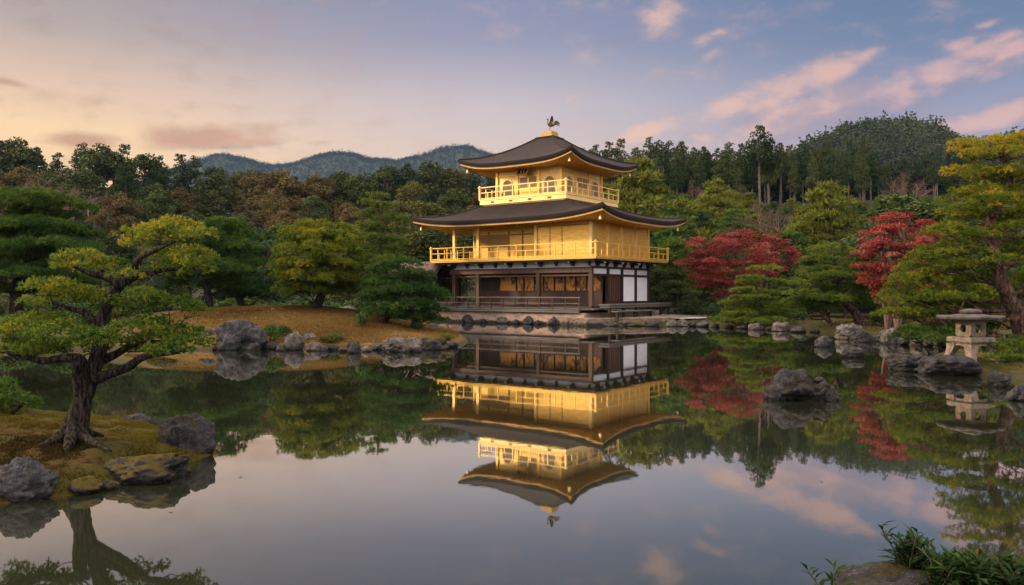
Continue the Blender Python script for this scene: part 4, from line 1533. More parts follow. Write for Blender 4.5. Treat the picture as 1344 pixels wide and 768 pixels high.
def pond_rock():
    """the rock in the middle of the pond: one body with a high left shoulder and a lower right one"""
    Y = shore_y(528)
    s = Y / F
    base = at(1061, 528, Y)
    me = rock_mesh(512, 66 * s, 60 * s, 43 * s, 5, 1.0, 0.12)
    o = link_mesh('pond_rock', me, M['rock_dark'], smooth=True)
    a = rock_mesh(513, 64 * s, 50 * s, 27 * s, 5)
    b = rock_mesh(514, 34 * s, 40 * s, 24 * s, 4)
    c = rock_mesh(515, 18 * s, 18 * s, 8 * s, 3)
    bm = bmesh.new()
    for m_, dx, dy, dz in ((me, -12, 30, 0), (a, 20, 26, 0), (b, -33, 28, 0), (c, 24, 24, 24)):
        t = bmesh.new(); t.from_mesh(m_)
        bmesh.ops.translate(t, vec=(dx * s, dy * s, dz * s - 0.02), verts=t.verts)
        tm = bpy.data.meshes.new('tmp'); t.to_mesh(tm); t.free()
        bm.from_mesh(tm); bpy.data.meshes.remove(tm)
    nm = bpy.data.meshes.new('pond_rock'); bm.to_mesh(nm); bm.free()
    nm.materials.append(M['rock_dark'])
    o.data = nm
    nm.polygons.foreach_set('use_smooth', np.ones(len(nm.polygons), dtype=bool))
    o.location = (base.x, base.y, 0)
    props(o, 'two-humped dark rock rising alone from the middle of the pond', 'rock')


pond_rock()


# ------------------------------------------------------------------ stone lantern
def build_lantern():
    p = at(1274, 471, 20.9)
    zf = p.z - 0.02
    root = empty('stone_lantern', (p.x, p.y, zf), R(17), 'stone snow-viewing lantern with a wide roof on a flat rock at the right shore', 'stone lantern')
    k = 0.40           # half distance of the feet
    for sx, sy in ((1, 1), (1, -1), (-1, 1), (-1, -1)):
        m = MB()
        rows = []
        for i in range(7):
            t = i / 6
            c = (0.27 + 0.13 * (1 - t) ** 1.7)
            wd = 0.085 + 0.05 * t * t
            z = 0.42 * t
            rows.append([(sx * c + a * wd, sy * c + b * wd, z) for a, b in ((-1, -1), (1, -1), (1, 1), (-1, 1), (-1, -1))])
        m.grid(rows)
        m.f.append((3, 2, 1, 0))
        m.build('leg', M['lantern'], root)
    m = MB()
    for a in range(4):     # arched aprons between the legs
        n = 10
        for i in range(n):
            x0, x1 = -0.3 + 0.6 * i / n, -0.3 + 0.6 * (i + 1) / n
            f_ = lambda x: 0.24 + 0.14 * math.sqrt(max(0, 1 - (x / 0.3) ** 2))
            vs = []
            for x in (x0, x1):
                for y in (-0.36, -0.25):
                    for z in (f_(x), 0.418):
                        vs.append((x, y, z))
            rot = Matrix.Rotation(a * math.pi / 2, 3, 'Z')
            m.add([rot @ Vector(v) for v in vs], [(0, 4, 5, 1), (2, 3, 7, 6), (0, 2, 6, 4), (1, 5, 7, 3), (0, 1, 3, 2), (4, 6, 7, 5)])
    m.build('apron', M['lantern'], root)
    m = MB()
    m.grid([[(s * a, s * b, z) for a, b in ((-1, -1), (1, -1), (1, 1), (-1, 1), (-1, -1))] for s, z in ((0.0, 0.421), (0.33, 0.421), (0.36, 0.46), (0.36, 0.47), (0.395, 0.475), (0.395, 0.57), (0.36, 0.60), (0.0, 0.60))])
    m.build('platform', M['lantern'], root)
    # fire box with square and round openings
    fb = MB()
    h0, h1, s = 0.602, 1.03, 0.245
    for a in range(4):
        rot = Matrix.Rotation(a * math.pi / 2, 3, 'Z')
        n = 24
        cz = 0.82
        outer, inner = [], []
        for i in range(n):
            t = 2 * math.pi * (i + 0.5) / n
            c, sn = math.cos(t), math.sin(t)
            q = 1 / max(abs(c), abs(sn))
            outer.append((c * q * s, cz + sn * q * (s if False else (0.21 if True else 0))))
            if a % 2 == 0:
                inner.append((c * q * 0.10, cz + sn * q * 0.11))
            else:
                inner.append((c * 0.10, cz + sn * 0.11))
        vs = []
        for (ring, y) in ((outer, -s), (inner, -s), (inner, -s + 0.07), (outer, -s + 0.07)):
            vs += [rot @ Vector((x, y, z)) for x, z in ring]
        fs = []
        for r_ in range(3):
            for i in range(n):
                j = (i + 1) % n
                fs.append((r_ * n + i, r_ * n + j, (r_ + 1) * n + j, (r_ + 1) * n + i))
        fb.add(vs, fs)
    fb.build('fire_box', M['lantern'], root)
    rf = MB()
    N = 6
    rows = []
    for rr_, z, lf in ((0.0, 1.03, 0), (0.30, 1.02, 0), (0.78, 1.055, 0.02), (0.80, 1.10, 0.025), (0.76, 1.135, 0.03), (0.5, 1.165, 0.0), (0.26, 1.20, 0), (0.0, 1.205, 0)):
        row = []
        for i in range(N * 6 + 1):
            t = 2 * math.pi * i / (N * 6)
            seg = (t % (2 * math.pi / N)) - math.pi / N
            r = rr_ * (0.5 + 0.5 * math.cos(math.pi / N) / math.cos(seg)) * (1 + 0.02 * math.sin(3 * t + 1))
            row.append((r * math.cos(t + 0.2), r * math.sin(t + 0.2), z + lf * abs(seg) / (math.pi / N)))
        rows.append(row)
    rf.grid(rows)
    rf.build('roof', M['lantern_roof'], root)
    c = MB()
    c.lathe([(0.0, 1.20), (0.22, 1.20), (0.265, 1.235), (0.265, 1.275), (0.21, 1.31), (0.1, 1.33), (0.0, 1.335)], 18)
    c.build('finial', M['lantern_roof'], root, smooth=True)


build_lantern()


# ------------------------------------------------------------------ trees set by hand
def hero_pine(label, name, Y, trunk, pads, mat, bark, dens, L, W, n=5, seed=1, spread=0.55, base=0.5, lump=0.3, cat='pine tree', branches=True, extra=None, ry=0.8, lift=0.45, tvar=0.2, brad=1.0, ground=True, wk=1.06, hk=1.25):
    """trunk: (px, py, radius px, dy) from the foot up; pads: (px, py, w px, h px, dy, tint)"""
    rng = np.random.default_rng(seed)
    rr = random.Random(seed)
    s = Y / F
    T3 = []
    for (px, py, r, dy) in trunk:
        q = at(px, py, Y + dy)
        T3.append((q.x, q.y, q.z, r * s))
    b0 = T3[0]
    if ground:
        zg = gz(b0[0], b0[1])
        T3[0] = (b0[0], b0[1], min(b0[2], zg) - 0.08, b0[3])
    org = Vector(T3[0][:3])
    root = empty(name, org, 0, label, cat)
    P, Rr = spline(T3, 9)
    tb = MB()
    tb.tube([p - org for p in P], Rr, 30, rough=0.13, seed=seed)
    LIMB = []
    if extra:
        for line in extra:
            L3 = []
            for (px, py, r, dy) in line:
                q = at(px, py, Y + dy)
                L3.append((q.x, q.y, q.z, r * s))
            P2, R2 = spline(L3, 5)
            tb.tube([p - org for p in P2], R2, 14, rough=0.10, seed=seed + 7)
            LIMB += list(zip(P2, R2))
    tk = tb.build('trunk', M[bark], root, smooth=True)
    Ps, Ds, Ts = [], [], []
    CAND = list(zip(P, Rr)) + LIMB
    for i, pd in enumerate(pads):
        px, py, w, h, dy, tv = pd
        c = at(px, py, Y + dy)
        rx, rz = w * wk / 2 * s, h * hk / 2 * s
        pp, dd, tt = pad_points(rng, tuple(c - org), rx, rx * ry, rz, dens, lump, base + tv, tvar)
        Ps.append(pp); Ds.append(dd); Ts.append(tt)
        if branches:
            cand = [(k, p) for k, (p, _) in enumerate(CAND) if p.z < c.z - rz * 0.3 + 0.05]
            if not cand: cand = [(0, P[0])]
            k, a = min(cand, key=lambda kp: (kp[1] - c).length + abs((c.z - kp[1].z) - lift * (kp[1] - c).length) * 1.2)
            e = c - Vector((0, 0, rz * 0.35))
            m1 = a.lerp(e, 0.4) + Vector((rr.uniform(-.1, .1), rr.uniform(-.1, .1), rr.uniform(-.16, 0.02))) * (e - a).length
            m2 = a.lerp(e, 0.75) + Vector((rr.uniform(-.08, .08), rr.uniform(-.08, .08), rr.uniform(-.08, 0.05))) * (e - a).length
            r0 = min(CAND[k][1] * 0.55, (0.022 * (e - a).length + 0.008) * brad) + 0.002
            bp, brd = spline([(*a, r0), (*m1, r0 * 0.75), (*m2, r0 * 0.5), (*e, r0 * 0.3)], 5)
            mb = MB()
            mb.tube([q - org for q in bp], brd, 7, rough=0.08, seed=seed + i)
            for q in range(4):    # twigs that fan out under the pad
                an = rr.uniform(0, 6.28)
                f = e + Vector((math.cos(an) * rx * 0.7, math.sin(an) * rx * ry * 0.7, rz * 0.1))
                st = bp[int(len(bp) * 0.7)]
                mb.tube([st - org, st.lerp(f, 0.5) - org + Vector((0, 0, -0.04 * rx)), f - org], [r0 * 0.36, r0 * 0.26, r0 * 0.12], 5)
            mb.build('branch', M[bark], root, smooth=True)
    Pn, Dn, Tn = np.concatenate(Ps), np.concatenate(Ds), np.concatenate(Ts)
    V, T = needles(rng, Pn, Dn, Tn, n, L, W, spread)
    link_mesh('crown', poly_mesh('crown', V, 3, T), M[mat], root)
    return root


# the pine on the near islet
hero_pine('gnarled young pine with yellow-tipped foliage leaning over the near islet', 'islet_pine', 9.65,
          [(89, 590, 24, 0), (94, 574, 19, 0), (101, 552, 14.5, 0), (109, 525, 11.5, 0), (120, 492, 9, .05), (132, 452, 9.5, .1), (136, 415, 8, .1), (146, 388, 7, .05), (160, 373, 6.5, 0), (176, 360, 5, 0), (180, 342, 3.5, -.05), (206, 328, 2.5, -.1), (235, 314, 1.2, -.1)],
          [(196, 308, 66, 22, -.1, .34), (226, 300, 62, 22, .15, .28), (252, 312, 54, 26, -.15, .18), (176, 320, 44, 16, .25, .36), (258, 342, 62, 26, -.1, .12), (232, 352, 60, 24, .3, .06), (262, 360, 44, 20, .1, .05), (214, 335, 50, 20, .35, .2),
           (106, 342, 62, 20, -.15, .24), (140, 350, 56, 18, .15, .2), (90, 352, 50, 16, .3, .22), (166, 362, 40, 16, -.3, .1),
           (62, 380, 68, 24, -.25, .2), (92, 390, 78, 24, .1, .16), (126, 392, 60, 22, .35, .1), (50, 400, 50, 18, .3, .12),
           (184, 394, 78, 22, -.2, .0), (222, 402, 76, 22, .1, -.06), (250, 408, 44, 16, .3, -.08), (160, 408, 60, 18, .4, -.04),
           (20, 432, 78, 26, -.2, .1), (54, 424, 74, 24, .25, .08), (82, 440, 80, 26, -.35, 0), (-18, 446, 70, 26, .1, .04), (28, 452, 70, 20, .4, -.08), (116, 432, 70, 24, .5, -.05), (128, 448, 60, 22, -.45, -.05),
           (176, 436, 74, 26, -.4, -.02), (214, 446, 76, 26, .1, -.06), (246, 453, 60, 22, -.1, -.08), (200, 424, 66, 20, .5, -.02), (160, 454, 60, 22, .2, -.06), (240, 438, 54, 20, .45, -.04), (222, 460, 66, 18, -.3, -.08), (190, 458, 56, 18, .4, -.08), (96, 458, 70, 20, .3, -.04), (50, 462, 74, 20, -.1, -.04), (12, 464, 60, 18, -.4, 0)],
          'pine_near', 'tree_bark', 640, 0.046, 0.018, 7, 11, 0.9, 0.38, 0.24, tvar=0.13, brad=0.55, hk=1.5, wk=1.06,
          extra=[[(108, 518, 10, 0), (104, 490, 8.5, -.12), (105, 472, 7, -.2), (84, 470, 5.5, -.25), (56, 474, 4.5, -.3), (34, 468, 3.8, -.3), (8, 462, 2.2, -.3)],
                 [(118, 500, 9, .05), (140, 492, 7, .0), (168, 482, 6, -.1), (190, 468, 4.5, -.2), (236, 462, 2.6, -.2)],
                 [(122, 478, 8, .1), (150, 466, 5.5, .2), (176, 452, 4, .2), (214, 448, 2, .2)],
                 [(158, 376, 6.5, 0), (140, 364, 5, -.05), (118, 359, 3.6, -.1), (96, 350, 1.8, -.15)],
                 [(166, 368, 6, 0), (192, 358, 4.2, .1), (220, 354, 3, .2), (256, 352, 1.5, .2)],
                 [(132, 440, 7, .1), (112, 412, 4.5, .1), (88, 404, 3, .1), (60, 392, 1.6, .1)],
                 [(96, 556, 9, -.05), (80, 572, 7.5, -.2), (58, 584, 4, -.3), (34, 590, 1.5, -.35)], [(100, 562, 9, 0), (114, 576, 6, -.25), (130, 584, 3.5, -.4), (146, 592, 1.2, -.5)], [(98, 558, 9, .05), (116, 568, 6, .2), (136, 572, 2, .35)], [(96, 560, 9, -.1), (92, 580, 7, -.3), (84, 598, 2.5, -.45)]], ground=False)
# its foot stands in the moss
hero_pine('low green pine bough reaching in from the left edge beside the islet pine', 'edge_pine', 12.2,
          [(-70, 585, 16, 0), (-62, 556, 11, 0), (-40, 548, 7, 0), (-10, 552, 4, -.1), (18, 540, 2.5, -.15), (40, 522, 1.2, -.15)],
          [(2, 520, 52, 26, -.1, 0), (24, 528, 46, 20, -.2, 0), (-30, 512, 70, 26, .1, 0), (-14, 536, 60, 22, .2, -.05), (-60, 520, 80, 30, 0, 0), (10, 505, 30, 14, .1, .05)],
          'pine_green', 'tree_bark', 620, 0.07, 0.016, 7, 12, 0.7, 0.5, 0.28, ground=False)

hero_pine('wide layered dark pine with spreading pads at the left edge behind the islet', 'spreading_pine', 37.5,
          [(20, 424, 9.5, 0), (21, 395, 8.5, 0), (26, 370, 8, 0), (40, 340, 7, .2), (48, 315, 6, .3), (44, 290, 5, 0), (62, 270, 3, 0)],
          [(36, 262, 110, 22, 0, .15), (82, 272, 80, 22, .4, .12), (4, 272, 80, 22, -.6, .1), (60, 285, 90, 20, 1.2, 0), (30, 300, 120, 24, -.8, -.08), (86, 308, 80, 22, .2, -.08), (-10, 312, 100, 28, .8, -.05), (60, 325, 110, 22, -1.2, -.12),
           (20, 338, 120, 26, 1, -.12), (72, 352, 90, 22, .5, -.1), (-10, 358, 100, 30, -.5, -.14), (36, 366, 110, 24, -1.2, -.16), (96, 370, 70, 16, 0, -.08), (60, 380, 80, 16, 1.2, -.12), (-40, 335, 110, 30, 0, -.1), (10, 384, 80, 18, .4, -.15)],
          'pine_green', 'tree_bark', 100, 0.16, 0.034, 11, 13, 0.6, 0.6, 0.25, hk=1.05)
hero_pine('round-headed green pine with a straight pale trunk on the left mound', 'mound_pine', 38.0,
          [(277, 412, 5.5, 0), (274, 392, 4.6, 0), (272, 370, 4.2, 0), (282, 345, 3.6, 0), (290, 318, 2.6, 0), (292, 300, 1.5, 0)],
          [(292, 298, 60, 20, 0, .1), (306, 310, 58, 20, .5, .05), (270, 314, 64, 22, -.5, .05), (318, 326, 44, 18, -.2, 0), (284, 332, 90, 24, .8, -.05), (256, 340, 60, 22, .2, .02), (310, 346, 64, 24, .6, -.05), (280, 354, 96, 22, -.9, -.05), (318, 364, 44, 18, 0, -.1),
           (262, 372, 76, 22, .3, -.1), (300, 376, 70, 20, .5, -.1), (240, 360, 56, 20, -.3, -.04)],
          'pine_green', 'tree_bark', 105, 0.15, 0.032, 11, 14, 0.55, 0.5, 0.26)
hero_pine('small dark-trunked pine right of the pale trunk on the left mound', 'mound_pine', 42.0,
          [(318, 410, 5, 0), (316, 396, 4.5, 0), (308, 380, 4, 0), (322, 366, 3, 0), (326, 352, 2, 0)],
          [(322, 372, 70, 18, 0, -.15), (300, 378, 56, 16, .6, -.15), (345, 384, 50, 16, -.4, -.15), (330, 360, 50, 16, .6, -.1), (318, 390, 80, 14, .8, -.18)],
          'pine_dark', 'tree_bark', 100, 0.16, 0.034, 10, 15, 0.55, 0.5, 0.26)
hero_pine('dense rounded golden green pine leaning on the crest of the grassy mound', 'golden_pine', 35.5,
          [(407, 421, 7.5, 0), (413, 408, 6, 0), (420, 392, 5.5, 0), (424, 375, 4.5, 0), (418, 350, 3.5, 0), (424, 325, 2.6, 0), (420, 305, 1.5, 0)],
          [(412, 298, 50, 16, 0, .25), (440, 304, 56, 18, .3, .22), (392, 305, 46, 16, -.2, .22), (424, 314, 84, 20, -.9, .15), (456, 316, 44, 18, 0, .12), (384, 322, 50, 20, .3, .2), (404, 330, 84, 22, -1.2, .15), (446, 332, 60, 22, -.7, .1), (424, 330, 90, 24, 1.0, .05),
           (380, 342, 46, 22, -.3, .15), (412, 348, 90, 22, -1.3, .12), (456, 350, 46, 22, .2, .05), (424, 352, 100, 24, 1.1, .0), (384, 362, 52, 22, .2, .12), (410, 366, 80, 20, -1.2, .12), (446, 368, 60, 22, -.5, 0), (380, 380, 40, 18, 0, .15), (404, 384, 60, 18, -.8, .08), (440, 386, 64, 16, .4, -.05), (428, 378, 80, 16, .9, -.08),
           (466, 338, 26, 16, -.2, .1), (372, 352, 26, 16, .1, .2)],
          'pine_gold', 'tree_bark', 120, 0.13, 0.030, 11, 16, 0.65, 0.28, 0.27)
hero_pine('dark green pine with a leaning trunk at the tip of the left shore', 'leaning_pine', 34.0,
          [(494, 438, 5, 0), (502, 424, 4.2, 0), (514, 408, 4, 0), (522, 390, 3.5, 0), (528, 368, 2.8, 0), (530, 350, 1.6, 0)],
          [(530, 346, 54, 16, 0, .0), (512, 354, 56, 18, .4, 0), (544, 360, 46, 14, -.3, -.02), (526, 368, 88, 20, .5, -.05), (502, 374, 54, 18, -.4, -.02), (552, 377, 48, 14, .3, -.05), (530, 384, 96, 20, -.8, -.08), (568, 391, 56, 9, .2, -.02), (500, 394, 60, 20, .4, -.05),
           (540, 402, 90, 18, -.5, -.1), (572, 408, 40, 14, .2, -.1), (505, 410, 64, 16, -.6, -.08), (538, 416, 70, 14, .4, -.12), (482, 404, 34, 18, 0, -.05), (568, 420, 34, 10, 0, -.1)],
          'pine_green', 'tree_bark', 105, 0.13, 0.028, 11, 17, 0.6, 0.42, 0.26, hk=0.9, wk=1.0, extra=[[(541, 432, 4.2, .3), (544, 420, 3.8, .3), (538, 402, 3, .3), (530, 392, 2, .2)]])
hero_pine('slim sparse conifer with a reddish bare stem left of the pavilion', 'slim_conifer', 55.0,
          [(501, 392, 2.6, 0), (500, 350, 2.4, 0), (499, 320, 2.2, 0), (498, 290, 1.8, 0), (496, 262, 1.2, 0), (495, 248, .6, 0)],
          [(495, 258, 24, 7, 0, .1), (484, 268, 30, 7, -.4, .15), (508, 272, 32, 7, .3, .15), (490, 282, 44, 8, .6, .1), (512, 288, 40, 8, -.4, .1), (482, 297, 40, 8, 0, .12), (506, 304, 50, 9, .6, .05), (484, 314, 44, 9, -.6, .05), (516, 318, 40, 9, .3, .05), (496, 328, 64, 10, .5, 0), (480, 340, 40, 9, 0, 0), (514, 342, 50, 10, -.4, 0)],
          'pine_mid', 'red_bark', 38, 0.24, 0.045, 10, 18, 0.6, 0.5, 0.3, cat='conifer')
hero_pine('layered waterside pine with flat clipped pads right of the gravel path', 'layered_pine', 46.5,
          [(996, 432, 3.6, 0), (992, 418, 3.2, 0), (1000, 402, 3, 0), (994, 385, 2.6, 0), (1002, 368, 2, 0), (1004, 354, 1.2, 0)],
          [(1004, 353, 46, 9, 0, .2), (985, 365, 34, 8, -.4, .12), (1010, 371, 50, 10, .4, .1), (986, 371, 44, 9, .6, .08), (978, 382, 46, 10, -.2, .1), (1008, 386, 48, 11, .3, .05), (990, 392, 64, 11, -.8, .05), (972, 398, 50, 11, .4, .05), (1012, 400, 50, 12, -.3, 0), (990, 408, 84, 13, .7, -.02), (976, 414, 60, 11, -.7, 0), (1014, 414, 52, 12, .3, -.04),
           (956, 419, 50, 9, .2, -.02), (990, 422, 90, 10, -.9, -.05), (1020, 424, 40, 9, .2, -.05)],
          'pine_mid', 'red_bark', 95, 0.14, 0.032, 11, 19, 0.55, 0.62, 0.22, hk=0.8, wk=0.95)
hero_pine('broad pine with a thick leaning trunk on the right shore between red maples', 'shore_pine', 42.5,
          [(1130, 426, 6.5, 0), (1122, 410, 5.2, 0), (1110, 397, 4.8, 0), (1101, 380, 4.2, 0), (1104, 360, 3.2, 0), (1096, 345, 2.4, 0), (1096, 334, 1.4, 0)],
          [(1092, 329, 62, 14, 0, .15), (1110, 336, 44, 12, .5, .1), (1078, 341, 46, 13, -.3, .12), (1118, 353, 56, 15, -.3, 0), (1082, 357, 66, 15, .5, .05), (1100, 364, 70, 14, -.9, 0), (1138, 366, 44, 14, .4, -.06), (1066, 372, 56, 14, .2, .08), (1132, 378, 60, 16, -.5, -.1), (1096, 382, 84, 16, .8, -.08), (1054, 385, 48, 13, -.3, .06), (1080, 394, 80, 15, -.8, .0),
           (1140, 394, 60, 16, .2, -.12), (1060, 400, 60, 14, .4, .02), (1112, 398, 80, 14, .9, -.14), (1154, 402, 40, 14, -.2, -.12), (1076, 408, 50, 10, -.4, -.05), (1046, 396, 28, 10, .1, .05)],
          'pine_mid', 'red_bark', 95, 0.14, 0.032, 11, 20, 0.55, 0.48, 0.24, hk=0.95, wk=1.0, extra=[[(1092, 430, 3.5, .6), (1086, 416, 3, .6), (1090, 400, 2.2, .6)]])
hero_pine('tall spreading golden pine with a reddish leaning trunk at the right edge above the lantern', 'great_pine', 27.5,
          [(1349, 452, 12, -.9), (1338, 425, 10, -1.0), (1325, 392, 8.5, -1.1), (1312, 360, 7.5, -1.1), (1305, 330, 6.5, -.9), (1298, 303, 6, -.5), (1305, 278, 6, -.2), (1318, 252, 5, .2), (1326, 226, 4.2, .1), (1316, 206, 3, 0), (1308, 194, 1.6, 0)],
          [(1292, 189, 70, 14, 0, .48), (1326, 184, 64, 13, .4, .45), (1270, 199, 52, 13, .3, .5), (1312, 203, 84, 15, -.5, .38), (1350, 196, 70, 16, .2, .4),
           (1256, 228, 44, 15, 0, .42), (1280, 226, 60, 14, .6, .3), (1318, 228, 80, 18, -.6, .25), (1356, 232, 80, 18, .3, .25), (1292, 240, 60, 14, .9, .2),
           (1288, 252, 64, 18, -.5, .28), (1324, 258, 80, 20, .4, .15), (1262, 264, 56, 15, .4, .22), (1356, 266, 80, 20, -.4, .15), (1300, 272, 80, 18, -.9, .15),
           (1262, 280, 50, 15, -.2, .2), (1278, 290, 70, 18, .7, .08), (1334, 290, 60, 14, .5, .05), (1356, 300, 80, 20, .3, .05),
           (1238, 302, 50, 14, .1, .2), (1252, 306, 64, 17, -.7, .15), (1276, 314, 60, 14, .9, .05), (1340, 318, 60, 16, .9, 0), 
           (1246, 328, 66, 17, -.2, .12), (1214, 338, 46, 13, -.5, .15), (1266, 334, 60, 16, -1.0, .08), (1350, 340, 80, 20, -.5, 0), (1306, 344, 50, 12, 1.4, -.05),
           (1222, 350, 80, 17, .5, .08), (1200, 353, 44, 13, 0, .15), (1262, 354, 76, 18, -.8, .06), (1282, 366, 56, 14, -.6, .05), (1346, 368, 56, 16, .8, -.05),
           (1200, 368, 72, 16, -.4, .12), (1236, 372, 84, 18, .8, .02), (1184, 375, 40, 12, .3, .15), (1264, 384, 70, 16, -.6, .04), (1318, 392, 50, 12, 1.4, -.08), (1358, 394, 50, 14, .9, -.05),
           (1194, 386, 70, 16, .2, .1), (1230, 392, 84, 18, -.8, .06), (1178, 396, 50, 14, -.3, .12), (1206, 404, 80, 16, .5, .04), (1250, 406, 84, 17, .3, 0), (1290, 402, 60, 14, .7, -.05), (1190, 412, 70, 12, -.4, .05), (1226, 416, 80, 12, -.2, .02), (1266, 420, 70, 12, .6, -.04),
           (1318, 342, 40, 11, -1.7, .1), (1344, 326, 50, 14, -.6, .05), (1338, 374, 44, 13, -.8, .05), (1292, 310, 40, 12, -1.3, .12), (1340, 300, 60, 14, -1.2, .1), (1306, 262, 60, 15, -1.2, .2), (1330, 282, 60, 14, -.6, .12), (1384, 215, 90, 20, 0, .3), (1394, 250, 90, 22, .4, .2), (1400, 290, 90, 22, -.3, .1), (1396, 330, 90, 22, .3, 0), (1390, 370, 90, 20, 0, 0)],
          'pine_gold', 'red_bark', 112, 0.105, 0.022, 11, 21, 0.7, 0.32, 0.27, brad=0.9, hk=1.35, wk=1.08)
hero_pine('low bright green pine shrub at the right edge beside the stone lantern', 'low_pine', 20.5,
          [(1338, 486, 5, .4), (1336, 474, 4, .4), (1332, 462, 3, .3)],
          [(1330, 458, 56, 16, 0, .1), (1348, 450, 60, 16, .5, .1), (1322, 470, 50, 13, -.3, .05), (1352, 468, 50, 16, .1, .02), (1340, 480, 60, 12, .2, -.05)],
          'pine_mid', 'tree_bark', 190, 0.09, 0.018, 10, 22, 0.5, 0.45, 0.25)
hero_pine('low spreading green pine on the bank behind the stone lantern', 'bank_pine', 27.0,
          [(1236, 456, 4, .4), (1232, 446, 3.2, .4), (1226, 438, 2.2, .3)],
          [(1215, 436, 64, 13, 0, .0), (1246, 430, 64, 13, .5, -.02), (1276, 436, 50, 14, .4, -.06), (1200, 442, 50, 11, -.4, .02), (1232, 446, 70, 11, -.6, -.04), (1266, 446, 60, 12, .2, -.08), (1296, 432, 50, 16, .9, -.1)],
          'pine_green', 'tree_bark', 140, 0.11, 0.024, 10, 23, 0.5, 0.5, 0.25)


def maple(label, Y, foot, crown, seed, size=0.14, k=120):
    """red maple: forked stems, airy horizontal sprays of leaves; crown = (px0, px1, py0, py1)"""
    rng = np.random.default_rng(seed)
    rr = random.Random(seed)
    b = at(foot[0], foot[1], Y)
    zg = gz(b.x, b.y)
    org = Vector((b.x, b.y, zg - 0.05))
    root = empty('red_maple', org, 0, label, 'maple tree')
    x0, x1, y0, y1 = crown
    c = at((x0 + x1) / 2, (y0 + y1) / 2, Y)
    rx, rz = (x1 - x0) / 2 / F * Y, (y1 - y0) / 2 / F * Y
    Ps, Ds, Ts = [], [], []
    tb = MB()
    tips = []
    for i in range(k):
        d = Vector(unit(rng.normal(0, 1, (1, 3)))[0])
        q = rng.uniform(0.35, 1.0) ** 0.6
        p = Vector((c.x + d.x * rx * q, c.y + d.y * rx * 0.75 * q, c.z + d.z * rz * q * 1.05 + 0.1 * rz))
        s = rx * rng.uniform(0.11, 0.22)
        n = int(95 * (s / 0.5) ** 2 / (size / 0.18) ** 2 * 0.62) + 20
        P, D = shell(rng, p - org, (s, s, s * 0.4), n, -0.6, 0.45)
        D = unit(D * 0.5 + np.array([0, 0, 0.8]))
        Ps.append(P); Ds.append(D); Ts.append(np.full(len(P), np.clip(0.45 + rng.normal(0, 0.2), 0, 1)))
        tips.append(p - org)
    f0 = Vector((0, 0, 0))
    mains = []
    for i in range(4):
        an = i * 1.57 + rr.uniform(-.4, .4)
        e = Vector((math.cos(an) * rx * 0.4 + (c.x - org.x), math.sin(an) * rx * 0.35, (c.z - org.z) + rz * 0.2))
        pts, rd = spline([(0, 0, 0, 0.13), (e.x * 0.25, e.y * 0.25, e.z * 0.3, 0.10), (e.x * 0.7, e.y * 0.7, e.z * 0.65, 0.07), (*e, 0.035)], 5)
        tb.tube(pts, rd, 7, rough=0.06, seed=i)
        mains += pts[6:]
    for p in tips:
        a = min(mains, key=lambda m_: (m_ - p).length + (2 if m_.z > p.z else 0))
        tb.tube([a, a.lerp(p, 0.55) + Vector((0, 0, 0.05)), p], [0.03, 0.022, 0.008], 5)
    tb.build('trunk', M['twig'], root, smooth=True)
    V, T = leaves(rng, np.concatenate(Ps), np.concatenate(Ds), np.concatenate(Ts), size, size * 0.75, 0.6)
    link_mesh('crown', poly_mesh('crown', V, 4, T), M['maple'], root)


maple('broad red maple right of the pavilion beside its eaves', 55.0, (945, 405), (893, 1014, 308, 390), 41)
maple('smaller crimson maple behind the broad red maple, towards the hill', 60.0, (1010, 395), (985, 1046, 308, 368), 42)
maple('dark crimson maple between the leaning pine and the great golden pine', 38.0, (1178, 412), (1124, 1238, 284, 396), 43, 0.12, 130)
maple('low red maple bush peeping out under the great golden pine', 39.0, (1165, 415), (1132, 1204, 345, 404), 44, 0.16, 44)

# ------------------------------------------------------------------ kinds of woodland trees
STORE = []


def proto(kind, parts):
    """parts: list of (name, mesh, material); first instance is taken by the first placement"""
    r = bpy.data.objects.new(kind, None)
    r.empty_display_size = 0.5
    ch = []
    for nm, me, mt in parts:
        o = bpy.data.objects.new(nm, me)
        if not me.materials: me.materials.append(mt)
        ch.append(o)
    return [r, ch, False]


def plant_copy(pr, name, loc, rz, scale, color):
    r = pr[0].copy()
    r.name = name
    COL.objects.link(r)
    r.location = loc
    r.rotation_euler = (0, 0, rz)
    r.scale = scale
    for c in pr[1]:
        o = c.copy()
        COL.objects.link(o)
        o.parent = r
        o.color = tuple(color) + (1,)
    return r


